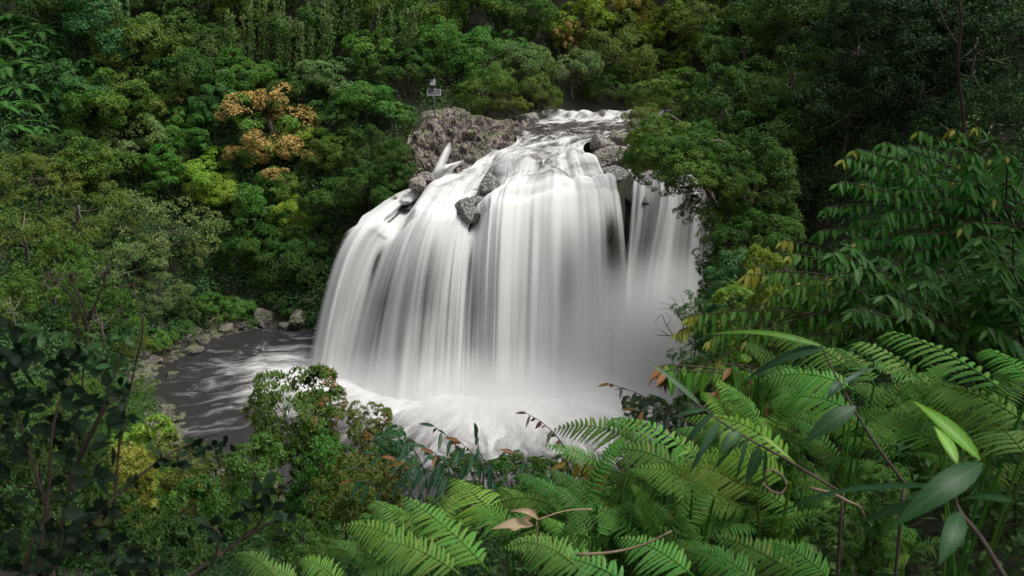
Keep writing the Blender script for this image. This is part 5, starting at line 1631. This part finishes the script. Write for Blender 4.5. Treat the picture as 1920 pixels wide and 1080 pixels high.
for i, (cx, cy, lab) in enumerate(FILL):
    fr = []
    D0 = np.clip(3.9 - (cy - 760) / 330.0 * 1.2, 2.3, 4.2) + 0.25
    for k in range(8):
        a = math.radians(rf.uniform(125, 240) if k < 6 else rf.uniform(-30, 60))
        L = rf.uniform(85, 165)
        rx, ry = cx + rf.uniform(-40, 60), cy + rf.uniform(-15, 50)
        fr.append((rx, ry, D0, rx + L * math.cos(a), ry - 0.75 * L * math.sin(a) - rf.uniform(10, 50), D0 + rf.uniform(-.1, .35), rf.uniform(.12, .35), rf.uniform(.055, .095) * D0 / 3.2, 0))
    fern_plant(lab, fr, 300 + i, tuple(np.array(FERN_COL) * rf.uniform(.7, 1.0)))

# ------------------------------------------------------------------ bamboo, broad leaves, dead leaf, tan vines
def px_blade(mb, b, t, wpx, prof, fold=.25, tone=.5, up=VIEW_UP, curl=0.06, droop=0.0, n=12):
    a, c = P(*b), P(*t)
    L = np.linalg.norm(c - a)
    blade(mb, a, c - a, up, L, wpx * b[2] / F_PX, prof, droop, fold, n, tone, curl)


def stalk_plant(name, lab, cat, stems, blades, col, seed, r=.006, colb=None, blades2=(), group=None):
    w, l_, l2 = MB(), MB(), MB()
    rng = np.random.default_rng(seed)
    for s_ in stems:
        tube(w, curve([P(*p) for p in s_], 24), r, r * .5, 6, .1)
    for b in blades:
        px_blade(l_, *b[:4], tone=rng.random(), curl=rng.uniform(.03, .12), fold=rng.uniform(.15, .4))
    for b in blades2:
        px_blade(l2, *b[:4], tone=rng.random(), curl=rng.uniform(.03, .12), fold=rng.uniform(.15, .4))
    p0 = P(*stems[0][0])
    base = np.array([p0[0], p0[1], min(float(terrain(p0[0], p0[1])), p0[2] - .05)])
    tube(w, curve([base, (base + p0) / 2 + np.array([.02, 0, 0]), p0], 8), r * 1.2, r, 6)
    o = empty(name, base, lab, cat, group)
    link('stem', w.data('stem', True, base), M['darkbark'], o)
    link('foliage', l_.data('foliage', True, base), M['gloss'], o, None, tuple(col) + (0,))
    if l2.n:
        link('young_foliage', l2.data('young_foliage', True, base), M['gloss'], o, None, tuple(colb) + (0,))
    return o


stalk_plant('bamboo', 'thin bamboo stem slanting down with narrow leaves hanging from it', 'bamboo',
            [[(1580, 925, 2.5), (1480, 865, 2.55), (1390, 815, 2.6), (1330, 775, 2.65), (1280, 735, 2.7)]],
            [((1335, 775, 2.6), (1278, 840, 2.6), 15, 'strap'), ((1350, 790, 2.6), (1292, 890, 2.55), 18, 'strap'), ((1365, 800, 2.6), (1345, 880, 2.6), 12, 'strap'), ((1392, 815, 2.55), (1335, 885, 2.5), 14, 'strap'),
             ((1400, 822, 2.55), (1378, 905, 2.5), 10, 'strap'), ((1425, 840, 2.5), (1398, 910, 2.5), 26, 'strap'), ((1435, 845, 2.5), (1430, 900, 2.5), 10, 'strap'), ((1310, 755, 2.65), (1202, 668, 2.75), 13, 'strap'),
             ((1322, 768, 2.65), (1255, 785, 2.7), 13, 'strap'), ((1385, 810, 2.55), (1350, 850, 2.5), 30, 'ell')],
            (0.03, 0.085, 0.03), 401, .005, (0.12, 0.24, 0.03), [((1370, 805, 2.55), (1350, 860, 2.5), 30, 'ell'), ((1430, 818, 2.6), (1485, 865, 2.5), 10, 'strap')], 'bamboo stems')
stalk_plant('bamboo', 'dark bamboo stem with broad curved blades rising through the ferns', 'bamboo',
            [[(1695, 905, 2.3), (1640, 830, 2.35), (1600, 765, 2.4), (1572, 715, 2.45), (1540, 650, 2.5)]],
            [((1605, 762, 2.35), (1506, 832, 2.3), 44, 'ell'), ((1545, 650, 2.45), (1398, 712, 2.5), 24, 'strap'), ((1575, 715, 2.45), (1548, 752, 2.4), 18, 'strap'), ((1580, 720, 2.4), (1640, 690, 2.5), 12, 'strap')],
            (0.025, 0.07, 0.03), 402, .005, (0.09, 0.21, 0.03), [((1538, 648, 2.45), (1322, 628, 2.6), 15, 'strap')], 'bamboo stems')
stalk_plant('ginger_plant', 'large broad-leaved plant with one bright lime blade and dark drooping leaves', 'plant',
            [[(1885, 1085, 1.55), (1840, 1010, 1.6), (1795, 950, 1.65), (1800, 905, 1.7), (1835, 880, 1.7)]],
            [((1842, 868, 1.7), (1672, 990, 1.6), 62, 'ell'), ((1790, 930, 1.75), (1602, 986, 1.85), 28, 'ell'), ((1800, 910, 1.7), (1425, 990, 2.1), 16, 'strap'), ((1800, 960, 1.6), (1760, 1060, 1.5), 50, 'ell'), ((1900, 940, 1.6), (1790, 940, 1.7), 20, 'strap')],
            (0.022, 0.075, 0.02), 403, .006, (0.16, 0.32, 0.03), [((1838, 862, 1.72), (1713, 752, 1.85), 42, 'ell'), ((1795, 870, 1.75), (1752, 800, 1.85), 30, 'ell')])
mb = MB()
px_blade(mb, (1000, 985, 2.9), (922, 992, 2.85), 26, 'ell', .5, .5, curl=.15)
px_blade(mb, (1010, 975, 2.9), (955, 958, 2.9), 16, 'ell', .8, .5, curl=.3)
px_blade(mb, (1005, 955, 2.95), (950, 985, 2.85), 12, 'strap', .8, .5, curl=-.5)
tube(mb, curve([P(1110, 955, 2.95), P(1060, 958, 2.95), P(1005, 975, 2.9)], 10), .004, .002, 5)
tube(mb, curve([P(1010, 1050, 2.9), P(1008, 1010, 2.9), P(1006, 978, 2.9)], 10), .003, .003, 5)
p0 = P(1000, 985, 2.9)
tag(link('dead_leaf', mb.data('dead_leaf', True, p0), M['deadleaf'], None, p0), 'curled dry tan leaf lying on top of the ferns', 'leaf')
for pl, lab in (([(1430, 905, 2.4), (1442, 918, 2.4), (1462, 926, 2.4), (1475, 912, 2.4), (1465, 890, 2.4), (1445, 880, 2.4), (1433, 890, 2.4), (1440, 910, 2.4)], 'tan vine tendril curled in a loop beside the bamboo leaves'),
                ([(1520, 915, 2.4), (1560, 925, 2.4), (1590, 940, 2.4), (1612, 950, 2.4), (1622, 970, 2.4)], 'tan vine lying across the ferns under the drooping broad leaf'),
                ([(1080, 1040, 2.4), (1150, 1035, 2.4), (1210, 1020, 2.4), (1260, 995, 2.4)], 'pale twig crossing the bottom ferns')):
    wood('tan_vine', [(pl, 1, .6)], .005, lab, 'vine', M['twig'])

# ------------------------------------------------------------------ dark shrub close to the camera, lower left
def whorl(mb, px, py, D, rpx, n, rng, prof='ob', asp=.5, flat=.35):
    c = P(px, py, D)
    L = rpx * D / F_PX * 0.88
    n += 1
    for k in range(n):
        a = k * 2.399 + rng.random() * .6
        d = np.array([math.cos(a), -0.25 + 0.4 * rng.normal(), flat + math.sin(a) * .8])
        blade(mb, c + rng.normal(size=3) * L * .12, d, unit(VIEW_UP + rng.normal(size=3) * .6), L * rng.uniform(.5, 1.15), L * asp * rng.uniform(.75, 1.15), prof, .1, rng.uniform(.1, .35), 8, rng.random())


def dark_shrub(lab, stems, whorls, seed, col=(0.011, 0.027, 0.012), r=.0055, group='dark shrubs close by', lit=()):  # near-black leaf colour holds the shade; lit whorls are tinted paler
    rng = np.random.default_rng(seed)
    w, l_, y_ = MB(), MB(), MB()
    for s_ in stems:
        tube(w, curve([P(*p) for p in s_], 26), r, r * .35, 6, .12)
    for q in whorls:
        whorl(l_, *q, rng)
    for q in lit:
        whorl(y_, *q, rng)
    p0 = P(*stems[0][0])
    base = np.array([p0[0], p0[1], min(float(terrain(p0[0], p0[1])), p0[2] - .05)])
    tube(w, curve([base, (base + p0) / 2 + np.array([.02, .02, 0]), p0], 8), r * 1.3, r, 6, .1)
    o = empty('dark_shrub', base, lab, 'shrub', group)
    link('stem', w.data('stem', True, base), M['darkbark'], o)
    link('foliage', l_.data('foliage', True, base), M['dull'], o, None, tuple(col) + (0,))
    if y_.n:
        link('lit_tint_foliage', y_.data('lit_tint_foliage', True, base), M['gloss'], o, None, (0.05, 0.13, 0.035, 0))
    return o


rl = random.Random(21)
dark_shrub('dark leafy shrub on reddish stems at the picture edge, top leaves tinted as if lit', [[(70, 1085, 2.0), (90, 930, 2.05), (100, 800, 2.1), (135, 690, 2.2), (150, 640, 2.2)], [(100, 1085, 2.0), (140, 880, 2.0), (195, 760, 2.0), (235, 640, 2.05)],
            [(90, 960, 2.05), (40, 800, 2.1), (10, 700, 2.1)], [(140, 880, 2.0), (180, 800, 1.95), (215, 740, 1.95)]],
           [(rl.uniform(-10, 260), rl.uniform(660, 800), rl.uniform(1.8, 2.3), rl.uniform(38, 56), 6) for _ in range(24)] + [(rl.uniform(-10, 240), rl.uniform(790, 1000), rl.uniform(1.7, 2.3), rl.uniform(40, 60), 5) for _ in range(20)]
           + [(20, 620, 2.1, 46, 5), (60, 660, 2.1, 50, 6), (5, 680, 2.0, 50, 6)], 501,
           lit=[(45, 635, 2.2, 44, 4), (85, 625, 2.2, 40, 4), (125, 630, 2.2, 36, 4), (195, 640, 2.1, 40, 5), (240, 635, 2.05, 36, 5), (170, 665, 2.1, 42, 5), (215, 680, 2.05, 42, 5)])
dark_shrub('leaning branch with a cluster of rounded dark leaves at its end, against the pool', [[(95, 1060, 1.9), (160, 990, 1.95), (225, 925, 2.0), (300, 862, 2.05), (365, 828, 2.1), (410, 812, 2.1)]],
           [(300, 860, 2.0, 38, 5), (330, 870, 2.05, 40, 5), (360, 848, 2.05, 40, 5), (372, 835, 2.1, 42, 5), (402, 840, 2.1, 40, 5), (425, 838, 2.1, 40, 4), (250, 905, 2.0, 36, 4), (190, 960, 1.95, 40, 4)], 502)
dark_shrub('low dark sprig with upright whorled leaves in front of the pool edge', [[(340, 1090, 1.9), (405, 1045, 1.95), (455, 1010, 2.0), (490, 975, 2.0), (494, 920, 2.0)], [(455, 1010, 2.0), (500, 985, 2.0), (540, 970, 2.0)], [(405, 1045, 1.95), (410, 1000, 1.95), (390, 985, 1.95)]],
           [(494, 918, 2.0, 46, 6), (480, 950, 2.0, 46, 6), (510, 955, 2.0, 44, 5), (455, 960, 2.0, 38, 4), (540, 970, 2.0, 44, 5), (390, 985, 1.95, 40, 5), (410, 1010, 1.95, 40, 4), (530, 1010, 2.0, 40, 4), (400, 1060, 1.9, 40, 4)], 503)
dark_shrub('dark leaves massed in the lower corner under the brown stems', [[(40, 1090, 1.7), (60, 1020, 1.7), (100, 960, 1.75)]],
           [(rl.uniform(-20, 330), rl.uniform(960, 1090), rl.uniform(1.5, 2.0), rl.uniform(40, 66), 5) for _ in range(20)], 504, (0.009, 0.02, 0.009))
# dry flower heads on a dead stem
w, h_ = MB(), MB()
rng = np.random.default_rng(9)
for pl in ([(105, 1080, 2.3), (130, 900, 2.3), (152, 740, 2.3), (165, 600, 2.3)], [(163, 620, 2.3), (150, 585, 2.3), (125, 545, 2.3), (92, 518, 2.3)], [(165, 600, 2.3), (150, 560, 2.3), (138, 535, 2.3), (133, 512, 2.3)],
           [(165, 600, 2.3), (185, 555, 2.3), (196, 530, 2.3), (198, 508, 2.3)], [(210, 1000, 2.25), (225, 820, 2.25), (250, 700, 2.25), (268, 610, 2.25), (248, 540, 2.3)], [(150, 640, 2.3), (142, 600, 2.3), (140, 585, 2.3)]):
    tube(w, curve([P(*p) for p in pl], 16), .0045, .002, 5, .2)
for (px, py) in ((92, 516), (133, 512), (136, 524), (198, 508), (248, 536), (140, 588), (138, 600), (160, 605), (200, 520), (172, 590)):
    for k in range(7):
        blade(h_, P(px + rng.normal() * 4, py + rng.normal() * 4, 2.3), rng.normal(size=3) + np.array([0, 0, .5]), VIEW_UP, .016, .009, 'ell', 0, .4, 4, .3)
p0 = P(105, 1080, 2.3)
base = np.array([p0[0], p0[1], min(float(terrain(p0[0], p0[1])), p0[2] - .05)])
tube(w, [base, p0], .005, .0045, 5)
o = empty('seed_head_plant', base, 'dead brown stems topped with dry seed heads before the feathery trees', 'plant')
link('stem', w.data('stem', True, base), M['darkbark'], o)
link('seed_head', h_.data('seed_head', False, base), plain('dry_brown', (0.05, 0.03, 0.02), .8), o)

# ------------------------------------------------------------------ unseen trees, added overhead to shade the near plants
def added_shade_tree(x, y, crowns, lab):
    g = float(terrain(x, y))
    o = empty('forest_tree', (x, y, g), lab, 'tree', 'unseen trees added for shade')
    w = MB()
    top = max(c[2] for c in crowns) - g
    tube(w, [(0, 0, -.3), (.1, .05, top * .5), (0, 0, top)], .28, .12, 10, .2)
    for (cx, cy, cz, R) in crowns:
        tube(w, curve([(0, 0, (cz - g) * .6), ((cx - x) * .5, (cy - y) * .5, (cz - g) * .9), (cx - x, cy - y, cz - g)], 8), .09, .03, 6, .2)
        me = CR['round2'][0]
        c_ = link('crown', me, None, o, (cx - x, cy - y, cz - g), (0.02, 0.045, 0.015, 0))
        c_.scale = (R, R, R * .7)
        c_.rotation_euler = (0, 0, rl.uniform(0, 6))
    link('trunk', w.data('trunk'), M['darkbark'], o)


added_shade_tree(8.5, 3, [(6.6, 4.2, 37.4, 2.3), (8, 7, 38.5, 3), (10, 1, 38.5, 4), (11, 10, 39, 4), (14, 13, 40, 5), (10.5, 15, 40, 4), (13, 5, 39.5, 4.5), (7, 1, 38, 2.6)],
          'unseen tree added on the shrub side to shade the near plants')
added_shade_tree(-6.5, 1, [(-3.4, 3, 37.6, 2.4), (-6, 6, 38.5, 3.2), (-3, -1, 38, 2.6), (-7.5, 1, 38.6, 3.2), (-3.2, 6, 38, 2.6), (-8, 9, 39, 3.6), (1.0, 1.2, 38.2, 2.0), (-0.6, 3.2, 38.4, 1.8), (-1.2, 0, 38.5, 2.2)],
          'unseen tree added on the seed head side to shade the near plants')
added_shade_tree(-9, 6, [(0.4, 9, 38.4, 2.4), (2.4, 13, 39.2, 3), (-2, 17, 40, 3.4), (-1.2, 12, 39, 2.6), (-5, 13, 39.5, 3.2), (-8, 18, 40, 4), (1.5, 20, 41, 3.2)], 'unseen tree added down the slope to shade the near bushes')
